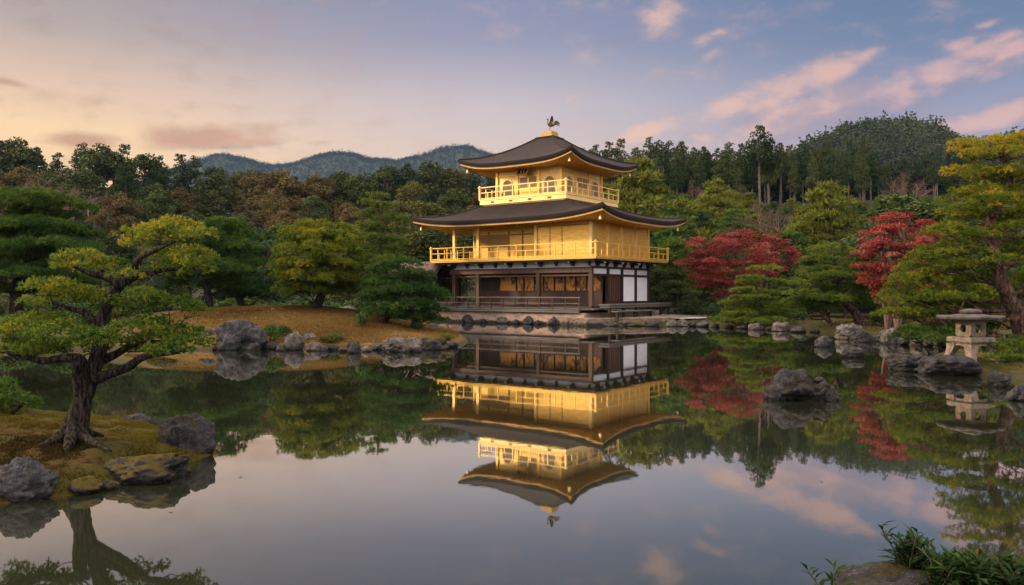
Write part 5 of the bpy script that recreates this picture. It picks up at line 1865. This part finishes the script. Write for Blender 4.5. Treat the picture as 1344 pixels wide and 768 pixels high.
def tree_broad(seed, H=10.0, rad=3.4, k=30, leaf=0.33, low=0.14):
    rng = np.random.default_rng(seed); rr = random.Random(seed)
    tb = MB()
    pts, rd = spline([(0, 0, -0.6, 0.26), (0.1, 0, H * 0.25, 0.2), (rr.uniform(-.3, .3), rr.uniform(-.3, .3), H * 0.55, 0.13), (rr.uniform(-.4, .4), rr.uniform(-.4, .4), H * 0.9, 0.04)], 4)
    tb.tube(pts, rd, 7, rough=0.06, seed=seed)
    Ps, Ds, Ts = [], [], []
    for i in range(k):
        u = rng.uniform(0, 1) ** 0.8
        z = H * (low + (0.97 - low) * u)
        prof = math.sin(math.pi * min(1, 0.18 + 0.80 * u)) ** 0.7
        a = rng.uniform(0, 6.28)
        q = rad * prof * math.sqrt(rng.uniform(0.1, 1)) * 0.85
        s = rad * rng.uniform(0.16, 0.38) * (0.75 + 0.35 * prof)
        c = (math.cos(a) * q, math.sin(a) * q, z - s * 0.35)
        n = int(4 * math.pi * s * s / (leaf * leaf) * 1.35)
        P, D = shell(rng, c, (s, s, s * 0.8), n, -0.55, 0.3)
        Ps.append(P); Ds.append(unit(D + np.array([0, 0, 0.35]))); Ts.append(np.full(len(P), np.clip(0.45 + rng.normal(0, 0.16), 0, 1)))
        st = min(pts, key=lambda p: abs(p.z - z * 0.75))
        tb.tube([st, st.lerp(Vector(c), 0.5) + Vector((0, 0, 0.2)), Vector(c)], [0.07, 0.05, 0.02], 5)
    V, T = leaves(rng, np.concatenate(Ps), np.concatenate(Ds), np.concatenate(Ts), leaf, leaf * 0.72, 0.75)
    return proto('broadleaf_tree', [('trunk', MBmesh(tb), M['grey_bark']), ('crown', poly_mesh('crown', V, 4, T), M['leaf_obj'])])


def MBmesh(mb, smooth=True):
    me = bpy.data.meshes.new('trunk')
    me.from_pydata(mb.v, [], mb.f)
    me.update()
    me.polygons.foreach_set('use_smooth', np.ones(len(me.polygons), dtype=bool))
    return me


def tree_cedar(seed, H=14.0, low=0.38, rad=2.1, leaf=0.34, stems=1, gaps=0.12):
    rng = np.random.default_rng(seed); rr = random.Random(seed)
    tb = MB()
    pts, rd = spline([(0, 0, -0.8, 0.2), (rr.uniform(-.2, .2), 0, H * 0.3, 0.16), (rr.uniform(-.3, .3), rr.uniform(-.3, .3), H * 0.65, 0.11), (rr.uniform(-.3, .3), rr.uniform(-.3, .3), H, 0.03)], 5)
    tb.tube(pts, rd, 7, rough=0.05, seed=seed)
    for i in range(4):    # dead stubs on the bare stem
        st = pts[rr.randint(3, 8)]
        an = rr.uniform(0, 6.28); ll = rr.uniform(0.4, 1.4)
        tb.tube([st, st + Vector((math.cos(an) * ll, math.sin(an) * ll, ll * rr.uniform(0.2, 0.9)))], [0.045, 0.012], 5)
    Ps, Ds, Ts = [], [], []
    k = 44
    for i in range(k):
        if rng.random() < gaps: continue
        u = (i + rng.uniform(0, 1)) / k
        z = H * (low + (1 - low) * u)
        r_ = rad * ((1 - u) ** 0.55 * 0.95 + 0.10) * (0.7 + 0.3 * min(1, u * 6))
        a = i * 2.4 + rng.uniform(-.5, .5)
        q = r_ * rng.uniform(0.3, 0.9)
        s = max(0.42, r_ * rng.uniform(0.36, 0.58))
        c = (math.cos(a) * q, math.sin(a) * q, z)
        n = int(4 * math.pi * s * s / (leaf * leaf) * 1.5)
        P, D = shell(rng, c, (s, s, s * 0.72), n, -0.6, 0.3)
        Ps.append(P); Ds.append(unit(D + np.array([0, 0, 0.25]))); Ts.append(np.full(len(P), np.clip(0.42 + rng.normal(0, 0.15), 0, 1)))
        st = min(pts, key=lambda p: abs(p.z - (z - 0.3)))
        tb.tube([st, Vector(c)], [0.05, 0.02], 4)
    V, T = leaves(rng, np.concatenate(Ps), np.concatenate(Ds), np.concatenate(Ts), leaf, leaf * 0.62, 0.75)
    return proto('conifer_tree', [('trunk', MBmesh(tb), M['grey_bark']), ('crown', poly_mesh('crown', V, 4, T), M['leaf_obj'])])


def tree_layer(seed, H=5.0, rad=2.9, k=15, leaf=0.30):
    """garden pine of the slope: flat overlapping pads"""
    rng = np.random.default_rng(seed); rr = random.Random(seed)
    tb = MB()
    pts, rd = spline([(0, 0, -0.5, 0.17), (rr.uniform(-.4, .4), 0, H * 0.35, 0.14), (rr.uniform(-.4, .4), rr.uniform(-.4, .4), H * 0.7, 0.09), (rr.uniform(-.3, .3), 0, H * 0.98, 0.03)], 4)
    tb.tube(pts, rd, 7, rough=0.06, seed=seed)
    Ps, Ds, Ts = [], [], []
    for i in range(k):
        u = (i + 0.5) / k
        z = H * (0.26 + 0.74 * u)
        r_ = rad * (1 - u * 0.78) * rng.uniform(0.65, 1.05)
        a = i * 2.399 + rng.uniform(-.3, .3)
        q = r_ * 0.62 * (1 if i < k - 1 else 0)
        c = (math.cos(a) * q, math.sin(a) * q, z)
        pr_ = r_ * 0.6 + 0.25
        P, D, T = pad_points(rng, c, pr_, pr_ * 0.85, 0.16 * pr_ + 0.12, 26, 0.3, 0.42, 0.16)
        Ps.append(P); Ds.append(D); Ts.append(T)
        st = min(pts, key=lambda p: abs(p.z - (z - 0.4)))
        tb.tube([st, st.lerp(Vector(c), 0.5) + Vector((0, 0, -0.06)), Vector(c)], [0.07, 0.05, 0.02], 5)
    V, T = needles(rng, np.concatenate(Ps), np.concatenate(Ds), np.concatenate(Ts), 4, leaf, leaf * 0.34, 0.6)
    return proto('garden_pine', [('trunk', MBmesh(tb), M['red_bark']), ('crown', poly_mesh('crown', V, 3, T), M['leaf_obj'])])


def shrub_proto(seed, rad=1.0, leaf=0.13):
    rng = np.random.default_rng(seed)
    Ps, Ds, Ts = [], [], []
    for i in range(16):
        a = rng.uniform(0, 6.28); q = rad * 0.75 * math.sqrt(rng.uniform(0, 1))
        s = rad * rng.uniform(0.28, 0.45)
        c = (math.cos(a) * q, math.sin(a) * q, rad * 0.62 * (1 - (q / rad) ** 2) - s * 0.4 + 0.12)
        n = int(4 * math.pi * s * s / (leaf * leaf) * 1.3)
        P, D = shell(rng, c, (s, s, s * 0.8), n, -0.4, 0.2)
        Ps.append(P); Ds.append(unit(D + np.array([0, 0, 0.3]))); Ts.append(np.full(len(P), np.clip(0.45 + rng.normal(0, 0.15), 0, 1)))
    V, T = leaves(rng, np.concatenate(Ps), np.concatenate(Ds), np.concatenate(Ts), leaf, leaf * 0.7, 0.7)
    tb = MB()
    for i in range(5):
        an = i * 1.3
        tb.tube([(0.1 * math.cos(an), 0.1 * math.sin(an), -0.15), (0.4 * rad * math.cos(an), 0.4 * rad * math.sin(an), 0.45 * rad)], [0.03, 0.012], 5)
    return proto('shrub', [('stem', MBmesh(tb), M['tree_bark']), ('crown', poly_mesh('crown', V, 4, T), M['leaf_obj'])])


def tree_bare(seed, H=7.0):
    rr = random.Random(seed)
    tb = MB(); tw = MB()

    def grow(p, d, l, r, depth):
        e = p + d * l
        m_ = p.lerp(e, 0.5) + Vector((rr.uniform(-1, 1), rr.uniform(-1, 1), 0)) * l * 0.06
        (tb if depth > 2 else tw).tube([p, m_, e], [r, r * 0.85, r * 0.62], 5 if depth > 2 else 3, cap=False)
        if depth == 0: return
        for i in range(3 if depth > 1 else 4):
            nd = (d + Vector((rr.gauss(0, 0.5), rr.gauss(0, 0.5), rr.gauss(0.12, 0.25)))).normalized()
            grow(e if i else p.lerp(e, rr.uniform(0.55, 0.9)), nd, l * rr.uniform(0.6, 0.82), r * 0.6, depth - 1)
    for i in range(3):
        an = i * 2.1 + rr.uniform(0, 1)
        grow(Vector((0, 0, -0.4)), Vector((0.3 * math.cos(an), 0.3 * math.sin(an), 1)).normalized(), H * 0.36, 0.1, 5)
    return proto('bare_tree', [('trunk', MBmesh(tb), M['twig']), ('twigs', MBmesh(tw), M['twig'])])


PB = [tree_broad(200 + i, 10, 3.2 + 0.25 * (i % 3), 36 + 3 * i) for i in range(6)]
PF = [tree_broad(240 + i, 10, 3.3, 34, 0.25) for i in range(4)]
PC = [tree_cedar(300 + i, 14, (0.32, 0.42, 0.5, 0.36, 0.46, 0.55)[i], 2.0 + 0.15 * (i % 3)) for i in range(6)]
PT = [tree_cedar(320 + i, 16, 0.60, 2.6, 0.42, gaps=0.3) for i in range(2)]
PL = [tree_layer(340 + i, 5.0, 2.8, 14 + i) for i in range(5)]
PS = [shrub_proto(360 + i) for i in range(3)]
PD = [tree_bare(380 + i) for i in range(2)]

REC = []       # (kind phrase, zone, row, px, object)


def place_tree(pr, name, px, Y, top_py, H0, color, kind, zone, row, rr, wide=1.0, cat='tree', group=None, zbase=None):
    """stands a tree Y metres away so that its top shows at row top_py"""
    x = (px - 672) / F * Y
    z0 = gz(x, Y) if zbase is None else zbase
    zt = CAM_Z - (top_py - 384) / F * Y
    h = max(1.0, zt - z0)
    s = h / H0
    w = s * wide
    o = plant_copy(pr, name, (x, Y, z0 - 0.1), rr.uniform(0, 6.28), (w, w, s), color)
    REC.append((kind, zone, row, px, o, cat, group))
    return o


def interp(pts, x):
    return float(np.interp(x, [p[0] for p in pts], [p[1] for p in pts]))


SKY_L = [(-60, 176), (0, 184), (32, 182), (56, 197), (86, 203), (108, 192), (145, 183), (173, 190), (209, 198), (237, 196), (257, 208), (281, 216), (305, 228), (333, 222), (370, 224), (402, 232), (426, 218), (454, 220), (482, 224), (500, 218), (540, 214), (600, 214), (640, 212), (700, 206)]
SKY_R = [(700, 196), (740, 190), (767, 184), (801, 188), (821, 189), (847, 186), (866, 184), (903, 188), (930, 190), (960, 192), (1000, 190), (1052, 184), (1082, 187), (1131, 184), (1164, 206), (1197, 200), (1235, 196), (1270, 205), (1344, 215), (1420, 210)]
DARK, BROWN, OLIVE, RUST, DEEP = (0.046, 0.060, 0.017), (0.090, 0.068, 0.023), (0.070, 0.073, 0.018), (0.115, 0.070, 0.022), (0.027, 0.046, 0.016)


def jit(c, rr, k=0.18):
    q = 1 + rr.uniform(-k, k)
    return tuple(max(0.004, v * q * (1 + rr.uniform(-0.07, 0.07))) for v in c)


def forest():
    rr = random.Random(77)
    # left woods: rows from the skyline down to the garden
    rows = [(152, 'skyline row', 0.0, 26), (128, 'upper row', 0.17, 42), (106, 'middle row', 0.36, 50), (88, 'lower row', 0.54, 58), (73, 'garden edge row', 0.76, 66)]
    for Y, row, f, step in rows:
        px = -70.0 + rr.uniform(0, step)
        while px < (712 if Y > 120 else 640):
            sk = interp(SKY_L, px)
            top = sk + f * (372 - sk) + rr.uniform(-7, 12) * (0.6 if f == 0 else 1.6)
            t = rr.random()
            if f == 0 and (t < 0.25 or px > 600): k, c, pr, H0, w = 'dark green conifer', DEEP, PC[rr.randrange(6)], 14, 1.25
            elif 240 < px < 520 and t < 0.55: k, c, pr, H0, w = 'rust-brown broadleaf tree', RUST if t < 0.25 else BROWN, PB[rr.randrange(6)], 10, 1.15
            elif t < 0.45: k, c, pr, H0, w = 'olive brown broadleaf tree', BROWN if t < .3 else OLIVE, PB[rr.randrange(6)], 10, 1.15
            elif t < 0.6 and f < 0.5: k, c, pr, H0, w = 'dark green conifer', DEEP, PC[rr.randrange(6)], 14, 1.3
            else: k, c, pr, H0, w = 'dark green broadleaf tree', DARK if f < 0.5 else DEEP, PB[rr.randrange(6)], 10, 1.2
            place_tree(pr, 'conifer_tree' if 'conifer' in k else 'broadleaf_tree', px, Y + rr.uniform(-6, 6), top, H0, jit(c, rr), k, 'left woods', row, rr, w, 'tree', 'trees of the woods left of the pavilion')
            px += step * rr.uniform(0.75, 1.25)
    # dark evergreens right behind the left garden
    for px, Y, top, k, c in ((60, 55, 360, 'deep green bushy tree', DEEP), (150, 58, 300, 'deep green bushy tree', DEEP), (205, 52, 335, 'deep green bushy tree', DEEP), (250, 60, 310, 'dark green bushy tree', DARK), (345, 56, 300, 'deep green bushy tree', DEEP),
                             (370, 62, 290, 'dark green bushy tree', DARK), (470, 60, 320, 'olive bushy tree', OLIVE), (520, 62, 318, 'olive bushy tree', DARK), (560, 64, 300, 'dark green bushy tree', DARK), (455, 52, 355, 'dark green bushy tree', DARK), (110, 50, 372, 'dark green bushy tree', DARK), (600, 70, 320, 'dark green bushy tree', DARK), (556, 67, 262, 'olive bushy tree', OLIVE)):
        place_tree(PF[rr.randrange(4)], 'broadleaf_tree', px, Y, top, 10, jit(c, rr, 0.1), k, 'left garden', 'behind the mound', rr, 1.35, 'tree', 'bushy trees behind the left garden')
    # right ridge: tall dark conifers on bare stems
    for Y, row, dz, step in ((165, 'skyline row', 0, 15), (150, 'second row', 8, 19), (138, 'front row', 22, 30)):
        px = 728.0
        while px < 1450:
            sk = interp(SKY_R, px)
            top = sk + dz + rr.uniform(-6, 10)
            t = rr.random()
            place_tree(PC[rr.randrange(6)], 'conifer_tree', px, Y + rr.uniform(-5, 5), top, 14, jit(DEEP if t < 0.5 else DARK, rr), 'dark conifer' if t < 0.5 else 'greyish green conifer', 'right ridge', row, rr, 1.0 if row == 'front row' else 1.15, 'conifer', 'conifers along the right ridge')
            px += step * rr.uniform(0.75, 1.3)
    px = 716.0
    while px < 1330:        # dark undergrowth that closes the gaps between the bare stems
        place_tree(PB[rr.randrange(6)], 'broadleaf_tree', px, 172 + rr.uniform(-3, 3), max(interp(SKY_R, px) + 22, 212) + rr.uniform(-4, 8), 10, jit(DEEP, rr), 'dark green understorey tree', 'right ridge', 'behind the bare stems', rr, 1.5, 'tree', 'understorey trees behind the conifers of the right ridge')
        px += 24 * rr.uniform(0.8, 1.2)
    o = place_tree(PT[0], 'tall_pine', 997, 122, 164, 16, DEEP, 'X', 'X', 'X', rr, 1.05, 'pine tree'); REC.pop()
    props(o, 'tallest umbrella-topped pine standing above the right ridge on a long bare trunk', 'pine tree')
    o = place_tree(PT[1], 'tall_pine', 1009, 124, 200, 16, DARK, 'X', 'X', 'X', rr, 0.9, 'pine tree'); REC.pop()
    props(o, 'slighter bare-trunked pine close beside the tallest pine of the right ridge', 'pine tree')
    # slope of garden pines
    SHR = (0.05, 0.075, 0.02)
    G1, G2, G3 = (0.085, 0.125, 0.020), (0.05, 0.095, 0.02), (0.13, 0.145, 0.02)
    rows = [(126, 'top row', 262, 30), (112, 'upper row', 272, 34), (98, 'middle row', 284, 38), (86, 'lower row', 297, 44), (75, 'second row', 314, 50), (66, 'front row', 334, 56)]
    for Y, row, top0, step in rows:
        px = 770.0 + rr.uniform(0, step)
        while px < 1460:
            if not (px < 860 and Y < 70):
                t = rr.random()
                top = top0 + rr.uniform(-12, 8) - (10 if px < 900 else 0)
                c, k = ((G1, 'yellow-green layered pine') if t < .4 else (G2, 'green layered pine') if t < .75 else (G3, 'golden layered pine'))
                if px > 1130 and t > 0.5 and Y < 120:
                    place_tree(PF[rr.randrange(4)], 'broadleaf_tree', px, Y, top - 4, 10, jit(OLIVE, rr), 'grey-green bushy tree', 'right slope', row, rr, 1.25, 'tree', 'bushy trees of the right slope')
                else:
                    place_tree(PL[rr.randrange(5)], 'garden_pine', px, Y + rr.uniform(-3, 3), top, 5.0, jit(c, rr), k, 'right slope', row, rr, 1.15, 'pine tree', 'layered pines of the right slope')
            px += step * rr.uniform(0.75, 1.25)
    for px, Y, top, lb in ((840, 88, 212, 'layered golden pine just right of the pavilion, below the upper roof'), (1084, 80, 243, 'flat-topped golden pine on the slope with a pale pink stem'), (940, 104, 238, 'pointed yellow-green pine standing out of the right slope')):
        o = place_tree(PL[(px // 3) % 5], 'garden_pine', px, Y, top, 5.0, G3, 'X', 'X', 'X', rr, 0.95, 'pine tree'); REC.pop()
        props(o, lb, 'pine tree')
    # bushes at the foot of the slope
    for px, Y, top in ((868, 62, 350), (890, 60, 366), (905, 58, 385), (930, 62, 380), (960, 60, 384), (1020, 58, 372), (1046, 57, 360), (1060, 60, 330), (1035, 52, 400), (1150, 52, 372), (1110, 55, 352), (1080, 58, 345), (1215, 44, 340), (1240, 46, 300), (1262, 40, 380), (1180, 54, 300), (1216, 60, 262), (1190, 70, 250)):
        place_tree(PF[rr.randrange(4)], 'broadleaf_tree', px, Y, top, 10, jit(DARK if px < 1000 else SHR, rr), 'dark green bush tree', 'foot of the right slope', 'behind the shore', rr, 1.7, 'tree', 'bushes at the foot of the right slope')
    # bare twiggy trees
    for px, Y, top, lb, w in ((1012, 90, 262, 'leafless pinkish tree on the right slope below the tallest pine', 1.2), (1128, 70, 300, 'leafless reddish tree left of the dark crimson maple', 1.3), (1190, 110, 226, 'pale leafless tree in front of the ridge, left of the great golden pine', .9),
                              (78, 104, 232, 'rounded brown leafless tree above the spreading pine', 1.6), (912, 136, 238, 'bare forked stems in the dark gap of the right ridge', .7), (972, 136, 240, 'bare forked stems right of the tallest pine', .6)):
        o = place_tree(PD[px % 2], 'bare_tree', px, Y, top, 7.0, RUST, 'X', 'X', 'X', rr, w, 'bare tree'); REC.pop()
        props(o, lb, 'bare tree')


forest()

ORD = ['first', 'second', 'third', 'fourth', 'fifth', 'sixth', 'seventh', 'eighth', 'ninth', 'tenth', 'eleventh', 'twelfth', 'thirteenth', 'fourteenth', 'fifteenth', 'sixteenth', 'seventeenth', 'eighteenth', 'nineteenth', 'twentieth',
       'twenty-first', 'twenty-second', 'twenty-third', 'twenty-fourth', 'twenty-fifth', 'twenty-sixth', 'twenty-seventh', 'twenty-eighth', 'twenty-ninth', 'thirtieth']


def label_forest():
    groups = {}
    for r in REC:
        groups.setdefault((r[1], r[2], r[0]), []).append(r)
    for (zone, row, kind), rs in groups.items():
        rs.sort(key=lambda r: r[3])
        for i, r in enumerate(rs):
            w = (ORD[i] + ' from left ') if len(rs) > 1 else ''
            where = row if row.startswith('behind') else 'in the ' + row
            props(r[4], f'{kind} {where} of the {zone}' + (', ' + w.strip() if w else '') if not row.startswith('behind') else f'{kind} {row}, {zone}' + (', ' + w.strip() if w else ''), r[5], r[6])


label_forest()


# ------------------------------------------------------------------ shrubs in the garden
def shrubs():
    rr = random.Random(5)
    S1, S2 = (0.05, 0.085, 0.02), (0.035, 0.06, 0.018)
    n_h = 0
    for Y, row in ((47.0, 'front'), (53.0, 'middle'), (59.0, 'rear')):
        hs = []
        px = -30.0 + rr.uniform(0, 20)
        while px < 560:
            q = at(px, 400, Y)
            if poly_sdf(np.array([q.x]), np.array([Y]), POND)[0] > 1.2:
                w = rr.uniform(1.1, 1.9)
                c = S2 if rr.random() < 0.6 else (S1 if rr.random() < 0.6 else (0.06, 0.06, 0.018))
                hs.append(plant_copy(PS[rr.randrange(3)], 'shrub', (q.x, Y + rr.uniform(-1.5, 1.5), gz(q.x, Y) - 0.05), rr.uniform(0, 6), (w, w * 0.9, rr.uniform(1.0, 1.9)), jit(c, rr)))
            px += rr.uniform(22, 34)
        for i, o in enumerate(hs):
            props(o, f'clipped bush in the {row} hedge row behind the left mound, {ORD[i]} from left', 'bush', 'clipped bushes behind the left mound')
    for px, base, w, h, Y, c, lb in (
            (356, 457, 34, 26, 29.6, S1, 'round green bush between the shore rocks, right of the biggest boulder'),
            (292, 458, 18, 22, 29.4, S2, 'dark green bush tucked left against the biggest boulder'),
            (374, 448, 26, 16, 30.6, S2, 'low dark bush behind the upright speckled rock'),
            (436, 458, 40, 12, 30.0, (0.07, 0.075, 0.016), 'low creeping bush at the water under the golden pine'),
            (476, 442, 28, 24, 32.5, S1, 'leafy green bush left of the leaning dark pine trunk'),
            (548, 440, 20, 14, 34.0, S1, 'small bright bush beside the second stem of the leaning pine'),
            (586, 452, 26, 10, 31.2, (0.09, 0.10, 0.014), 'yellow-green creeper over the rock at the left shore tip'),
            (352, 398, 60, 30, 47.0, S2, 'clipped rounded bush behind the mound, left of the golden pine'),
            (392, 408, 56, 24, 44.0, S1, 'broad clipped bush just left of the golden pine trunk'),
            (336, 415, 40, 18, 43.5, S2, 'low clipped bush by the dark-trunked pine'),
            (455, 408, 44, 26, 46.0, S2, 'clipped bush behind the pale rocks of the mound'),
            (240, 408, 50, 24, 44.0, S2, 'dark bush left of the pale straight pine trunk'),
            (180, 412, 60, 30, 45.0, S2, 'dark bush on the left bank seen behind the islet pine'),
            (-30, 424, 70, 40, 42.0, S2, 'tall dark bush cut by the left edge behind the spreading pine'),
            (30, 412, 60, 34, 46.0, S2, 'dark bush behind the spreading pine trunk'),
            (64, 418, 40, 22, 40.0, S2, 'small dark bush right beside the spreading pine trunk'),
            (110, 416, 60, 26, 43.0, S2, 'dark bush right of the spreading pine trunk'),
            (480, 400, 50, 40, 50.0, S2, 'tall dark bush behind the rocks left of the porch'),
            (200, 424, 60, 24, 37.0, S2, 'low dark bush at the left end of the dry grass'),
            (150, 436, 56, 20, 33.5, (0.06, 0.075, 0.018), 'olive bush on the left bank, behind the islet pine canopy'),
            (90, 440, 60, 22, 33.0, S2, 'dark green bush at the water of the left bank, right of the spreading pine'),
            (20, 444, 70, 24, 33.0, S1, 'green bush at the water of the left bank under the spreading pine'),
            (212, 448, 40, 14, 30.6, (0.075, 0.07, 0.02), 'brownish bush at the waterline left of the grass mound'),
            (940, 400, 56, 26, 54.0, S2, 'dark bush hiding the foot of the broad red maple'),
            (905, 398, 44, 26, 56.0, S2, 'dark bush left of the foot of the broad red maple'),
            (950, 414, 44, 14, 53.5, S1, 'low green bush beyond the gravel path'),
            (925, 402, 50, 20, 58.0, S2, 'dark clipped bush behind the gravel path'),
            (965, 423, 44, 12, 48.5, (0.06, 0.08, 0.018), 'creeping bush at the shore left of the layered pine'),
            (1050, 420, 40, 14, 50.0, S2, 'dark low bush between the layered and the leaning pine'),
            (1168, 424, 50, 20, 42.0, S2, 'dark bush under the crimson maple'),
            (1200, 426, 40, 14, 36.0, (0.07, 0.085, 0.018), 'low yellowish bush at the foot of the great golden pine'),
            (1150, 434, 34, 10, 37.0, (0.09, 0.075, 0.02), 'brownish low bush behind the large speckled boulder'),
            (1312, 452, 40, 20, 24.5, S2, 'dark bush at the foot of the great golden pine trunk'),
            (1292, 462, 26, 12, 23.5, S2, 'small dark bush right behind the stone lantern')):
        q = at(px, base, Y)
        s = w / 2 / F * Y
        z = gz(q.x, q.y)
        o = plant_copy(PS[rr.randrange(3)], 'shrub', (q.x, q.y, z - 0.03), rr.uniform(0, 6), (s, s * 0.8, max(0.25, (h / F * Y) / 0.95)), c)
        props(o, lb, 'bush')


shrubs()


# ------------------------------------------------------------------ near right bank: rock and leafy plants
def near_bank():
    Y = 4.4
    c = at(1150, 768, Y)
    me = rock_mesh(71, 0.8, 0.7, 0.30, 5, 0.8)
    o = link_mesh('rock', me, M['rock_dark'], smooth=True)
    o.location = (2.25, 4.5, 0.22)
    props(o, 'dark rounded rock in the near corner, half covered by leafy plants', 'rock')
    rng = np.random.default_rng(91); rr = random.Random(91)
    spots = []
    for i in range(22):
        spots.append((rr.uniform(1212, 1400), rr.uniform(764, 822), rr.uniform(4.1, 4.8), rr.uniform(0.08, 0.15)))
    spots += [(1190, 756, 4.6, 0.25), (1206, 762, 4.6, 0.16), (1230, 770, 4.3, .13), (1098, 800, 4.0, 0.16)]
    names = ['arching leafy plant on the near rock, reaching farthest left', 'leafy plant at the crest of the near rock', 'short leafy plant in front of the near rock', 'tiny sprig of leaves alone at the bottom edge, left of the near rock']
    spots.sort(key=lambda s: s[0])
    for i, (px, py, Y, h) in enumerate(spots):
        q = at(px, py, Y)
        org = Vector((q.x, q.y, max(gz(q.x, q.y) - 0.02, q.z - 0.12)))
        base_z = q.z - org.z
        root = empty('leafy_plant', org, 0)
        st = MB(); Ps = []; V = []; T = []
        for k in range(13 if px > 1110 else 3):
            an = rr.uniform(0, 6.28); lean = rr.uniform(0.1, 0.55)
            L_ = (h + base_z) * rr.uniform(0.7, 1.15)
            tip = Vector((math.cos(an) * lean * L_, math.sin(an) * lean * L_, L_))
            pts, rd = spline([(rr.uniform(-.05, .05), rr.uniform(-.05, .05), 0, 0.003), (tip.x * 0.3, tip.y * 0.3, tip.z * 0.5, 0.0025), (tip.x, tip.y, tip.z, 0.0015)], 7)
            st.tube(pts, rd, 5)
            for j, p in enumerate(pts):
                if p.z < base_z * 0.6: continue
                for m_ in range(2):
                    a2 = rr.uniform(0, 6.28)
                    el = rr.uniform(0.15, 1.0)
                    d = Vector((math.cos(a2) * math.cos(el), math.sin(a2) * math.cos(el), math.sin(el)))
                    side = d.cross(Vector((0, 0, 1))).normalized()
                    up = side.cross(d)
                    ll = rr.uniform(0.05, 0.115); ww = ll * rr.uniform(0.13, 0.22)
                    p0, p1, p2 = p, p + d * ll * 0.5 - up * ll * 0.02, p + d * ll - up * ll * 0.14
                    for sg in (-1, 1):
                        V += [p0, p1 + side * sg * ww * 0.9 + up * ww * 0.35, p2, p1]
                        T += [rr.gauss(0.5, 0.18)] * 4
                        T[-4:] = [T[-4]] * 4
        st.build('stem', M['green_stem'], root)
        link_mesh('leaves', poly_mesh('leaves', np.array([tuple(v) for v in V]), 4, np.clip(np.array(T), 0, 0.97)), M['shrub'], root)
        n = i + 1
        props(root, None, 'plant', 'leafy plants on the near right bank')
        root['label'] = ('tiny sprig of leaves alone at the bottom edge, left of the near rock' if px < 1110 else
                         f'leafy green plant on the near right bank, {ORD[i - 1]} from the left along the bank')


near_bank()
